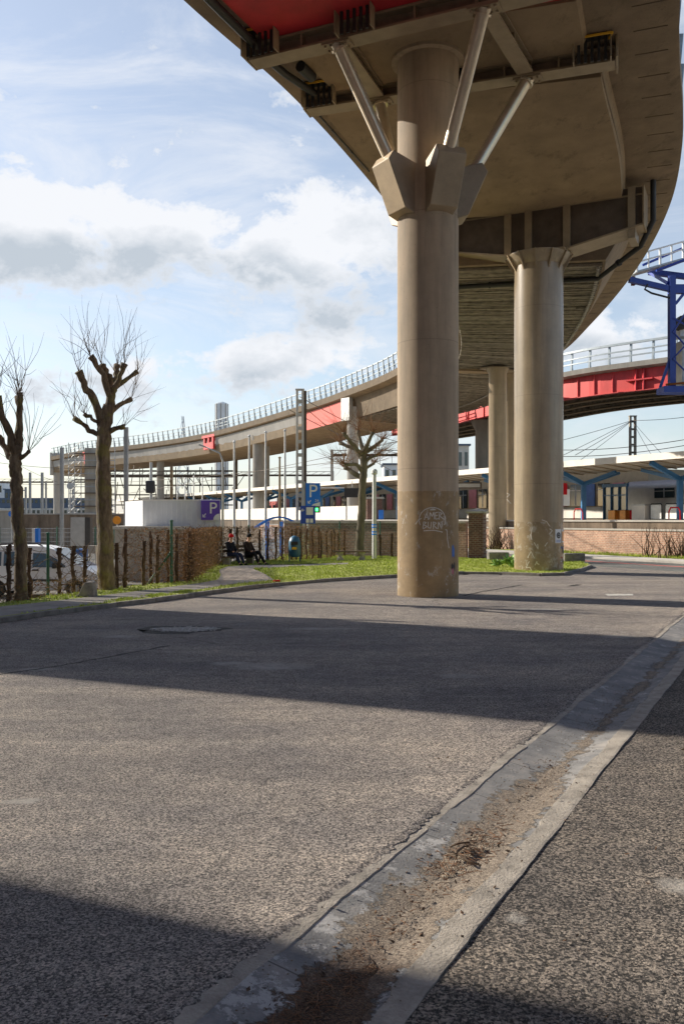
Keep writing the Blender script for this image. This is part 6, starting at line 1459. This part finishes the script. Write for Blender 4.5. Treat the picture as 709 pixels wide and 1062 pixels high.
# intercept c on the Y axis corresponds to distance c*sn.y along sn
k_ = sn.y
shade_building(10.25*k_, 18.6*k_, -44, -27, 26, 'brick block added out of view at left to shade the road, the farther one')
def rear_blocker(x0, x1, y, h, label):  # unseen dark block added behind the camera to hold back sky light
    t_ = thing('added_rear_block', label, 'building', ((x0+x1)/2, y, 0)); mb = MB(); mb.box(((x0+x1)/2, y-5, h/2), (x1-x0, 10, h)); mb.build('wall', 'brick_dark', t_)
    mb = MB(); mb.box(((x0+x1)/2, y-5, h+.2), (x1-x0+.6, 10.6, .4)); mb.build('roof', 'steel_dark', t_)
    k = int((x1-x0)/3)
    for i in range(k):
        for j in range(int(h/3.2)):
            c = Vector((x0+(x1-x0)*(i+.5)/k, y+.02, 1.6+j*3.2)); mb = MB(); mb.box(c, (1.2, .1, 1.7)); w_ = mb.build('window', 'glass', t_); mb = MB(); mb.box(c-Vector((0, -.05, .9)), (1.4, .25, .08)); mb.build('sill', 'concrete', w_)
rear_blocker(-18, 12, -16, 19, 'dark brick block added behind the camera to cut ambient light, left half')
rear_blocker(13, 58, -16, 17, 'dark brick block added behind the camera to cut ambient light, right half')
shade_building(-16, 4.42*k_, -44, -24, 26, 'brick block added out of view at left to shade the road, the nearer one')

# separate parts that are several pieces
def explode(o, newname):
    me = o.data; n = len(me.vertices); par = list(range(n))
    def find(a):
        while par[a] != a: par[a] = par[par[a]]; a = par[a]
        return a
    for e in me.edges:
        a, b_ = find(e.vertices[0]), find(e.vertices[1])
        if a != b_: par[a] = b_
    gr = {}
    for p in me.polygons: gr.setdefault(find(p.vertices[0]), []).append(tuple(p.vertices))
    if len(gr) > 100: return
    for fs in gr.values():
        ids = sorted({v for f in fs for v in f}); mp = {v: i for i, v in enumerate(ids)}
        m2 = bpy.data.meshes.new(newname); m2.from_pydata([me.vertices[v].co[:] for v in ids], [], [tuple(mp[v] for v in f) for f in fs])
        m2.materials.append(me.materials[0]); c = bpy.data.objects.new(newname, m2); COL.objects.link(c)
        c.parent = o.parent; c.matrix_parent_inverse = o.matrix_parent_inverse.copy(); c.matrix_basis = o.matrix_basis.copy()
    bpy.data.objects.remove(o)
for o in list(bpy.data.objects):
    if o.type != 'MESH' or o.parent is None: continue
    b_ = o.name.split('.')[0]; p_ = o.parent.name.split('.')[0]
    if b_ in ('windows', 'window_row', 'legs', 'posts', 'hangers', 'beams', 'roof_unit', 'decks', 'pilasters', 'finials', 'post', 'soffit_joint', 'gusset') and p_ != 'platform_canopy':
        explode(o, {'windows': 'window', 'window_row': 'window', 'legs': 'leg', 'posts': 'post', 'hangers': 'hanger', 'beams': 'beam', 'decks': 'deck_board', 'pilasters': 'pilaster'}.get(b_, b_))

# ------------------------------------------------------------------ world, sun, camera
SUN_EL = R(27); SUN_AZ = math.atan2(-.917, .4)
w = bpy.data.worlds.new('World'); scene.world = w; w.use_nodes = True; nt = w.node_tree; nt.nodes.clear()
out = N(nt, 'ShaderNodeOutputWorld'); bg = N(nt, 'ShaderNodeBackground'); bg2 = N(nt, 'ShaderNodeBackground'); mx = N(nt, 'ShaderNodeMixShader')
sky = N(nt, 'ShaderNodeTexSky'); sky.sky_type = 'NISHITA'; sky.sun_disc = False; sky.sun_elevation = SUN_EL; sky.sun_rotation = SUN_AZ % (2*math.pi); sky.air_density = 1.0; sky.dust_density = 1.0; sky.ozone_density = 1.5
nt.links.new(sky.outputs[0], bg.inputs[0]); bg.inputs[1].default_value = .08
tc = N(nt, 'ShaderNodeTexCoord'); sp = N(nt, 'ShaderNodeSeparateXYZ'); nt.links.new(tc.outputs['Generated'], sp.inputs[0])
az = math_(nt, 'ARCTAN2', sp.outputs[0], sp.outputs[1]); el = math_(nt, 'ARCSINE', sp.outputs[2])
cb = N(nt, 'ShaderNodeCombineXYZ'); nt.links.new(az, cb.inputs[0]); nt.links.new(el, cb.inputs[1])
uv = cb.outputs[0]
def nz(scale, sx, sy, off=(0, 0, 0), det=8, rough=.6, dist=0):
    mp = N(nt, 'ShaderNodeMapping'); mp.inputs['Scale'].default_value = (sx, sy, 1); mp.inputs['Location'].default_value = off; nt.links.new(uv, mp.inputs[0])
    n = N(nt, 'ShaderNodeTexNoise'); n.inputs['Scale'].default_value = scale; n.inputs['Detail'].default_value = det; n.inputs['Roughness'].default_value = rough; n.inputs['Distortion'].default_value = dist
    nt.links.new(mp.outputs[0], n.inputs[0]); return n.outputs['Fac']
n1 = nz(9, 1, 1.5, (2.3, .9, 0), 10, .6, .15); n2 = nz(9, 1, 1.5, (2.3, .80, 0), 6, .55, .15)
cir = nz(3.2, 1, 3.2, (4.1, 2.2, 0), 8, .65, .6)
blobs = [(170, 246, 120, 42, 1.15), (15, 240, 60, 45, .95), (340, 275, 95, 60, .95), (420, 200, 90, 60, .3), (300, 385, 160, 32, .9), (90, 390, 110, 40, .6), (640, 350, 70, 32, .8), (240, 150, 90, 35, .3), (60, 140, 80, 30, .3), (560, 300, 100, 60, .4)]
tot = None; shade = None
for px, py, sx, sy, a in blobs:
    u0 = math.atan2(px-CX, F); v0 = math.atan2(HZ-py, math.hypot(F, px-CX))
    dx = math_(nt, 'MULTIPLY', math_(nt, 'SUBTRACT', az, u0), F/sx); dy = math_(nt, 'MULTIPLY', math_(nt, 'SUBTRACT', el, v0), F/sy)
    r2_ = math_(nt, 'ADD', math_(nt, 'MULTIPLY', dx, dx), math_(nt, 'MULTIPLY', dy, dy))
    g = math_(nt, 'MULTIPLY', math_(nt, 'EXPONENT', math_(nt, 'MULTIPLY', r2_, -.9)), a)
    sh = math_(nt, 'MULTIPLY', g, math_(nt, 'MULTIPLY', dy, -1.0))
    tot = g if tot is None else math_(nt, 'ADD', tot, g); shade = sh if shade is None else math_(nt, 'ADD', shade, sh)
# less cloud away from the view, shaped to lower the ambient light
beyond = math_(nt, 'MULTIPLY', math_(nt, 'GREATER_THAN', math_(nt, 'ABSOLUTE', az), .6), -.25)
tot = math_(nt, 'ADD', tot, beyond)
dens = math_(nt, 'ADD', math_(nt, 'MULTIPLY', n1, 2.5), math_(nt, 'MULTIPLY', tot, .62))
cum = N(nt, 'ShaderNodeMapRange'); cum.interpolation_type = 'SMOOTHSTEP'; cum.inputs[1].default_value = 1.42; cum.inputs[2].default_value = 1.80; nt.links.new(dens, cum.inputs[0])
veil = N(nt, 'ShaderNodeMapRange'); veil.interpolation_type = 'SMOOTHSTEP'; veil.inputs[1].default_value = .38; veil.inputs[2].default_value = .72; veil.inputs[3].default_value = .28; veil.inputs[4].default_value = .78; nt.links.new(cir, veil.inputs[0])
front = N(nt, 'ShaderNodeMapRange'); front.interpolation_type = 'SMOOTHSTEP'; front.inputs[1].default_value = .55; front.inputs[2].default_value = 1.3; front.inputs[3].default_value = 1; front.inputs[4].default_value = .15; nt.links.new(math_(nt, 'ABSOLUTE', az), front.inputs[0])
high = N(nt, 'ShaderNodeMapRange'); high.interpolation_type = 'SMOOTHSTEP'; high.inputs[1].default_value = .6; high.inputs[2].default_value = 1.0; high.inputs[3].default_value = 1; high.inputs[4].default_value = .2; nt.links.new(el, high.inputs[0])
cov = math_(nt, 'MAXIMUM', cum.outputs[0], math_(nt, 'MULTIPLY', math_(nt, 'MULTIPLY', veil.outputs[0], front.outputs[0]), high.outputs[0]))
lit = math_(nt, 'ADD', math_(nt, 'MULTIPLY', math_(nt, 'SUBTRACT', n1, n2), 1.6), math_(nt, 'MULTIPLY', shade, 1.1))
thick = N(nt, 'ShaderNodeMapRange'); thick.inputs[1].default_value = 1.5; thick.inputs[2].default_value = 1.95; nt.links.new(dens, thick.inputs[0])
dark = math_(nt, 'MULTIPLY', math_(nt, 'ADD', math_(nt, 'MULTIPLY', lit, 1.5), .34, True), thick.outputs[0], True)
cc = mixc(nt, dark, (.43, .44, .46), (.26, .29, .325))
nt.links.new(cc, bg2.inputs[0]); bg2.inputs[1].default_value = 1.0
nt.links.new(cov, mx.inputs[0]); nt.links.new(bg.outputs[0], mx.inputs[1]); nt.links.new(bg2.outputs[0], mx.inputs[2]); nt.links.new(mx.outputs[0], out.inputs[0])

sl = bpy.data.lights.new('sun', 'SUN'); sl.energy = 5.0; sl.angle = R(.5); sl.color = (1, .90, .76)
so = bpy.data.objects.new('sun', sl); COL.objects.link(so)
sv = Vector((-.917*math.cos(SUN_EL), .4*math.cos(SUN_EL), math.sin(SUN_EL))); so.rotation_euler = sv.to_track_quat('Z', 'Y').to_euler(); so.location = (-40, 30, 40)
cd = bpy.data.cameras.new('camera'); cam = bpy.data.objects.new('camera', cd); COL.objects.link(cam); scene.camera = cam
cam.location = (0, 0, CAMH); cam.rotation_euler = (R(90), 0, 0); cd.sensor_fit = 'VERTICAL'; cd.sensor_height = 36; cd.lens = 900/1062*36; cd.shift_y = 7/1062; cd.clip_end = 6000; cd.clip_start = .1
scene.view_settings.view_transform = 'Standard'; scene.view_settings.look = 'None'; scene.view_settings.exposure = 1.1; scene.view_settings.gamma = 1
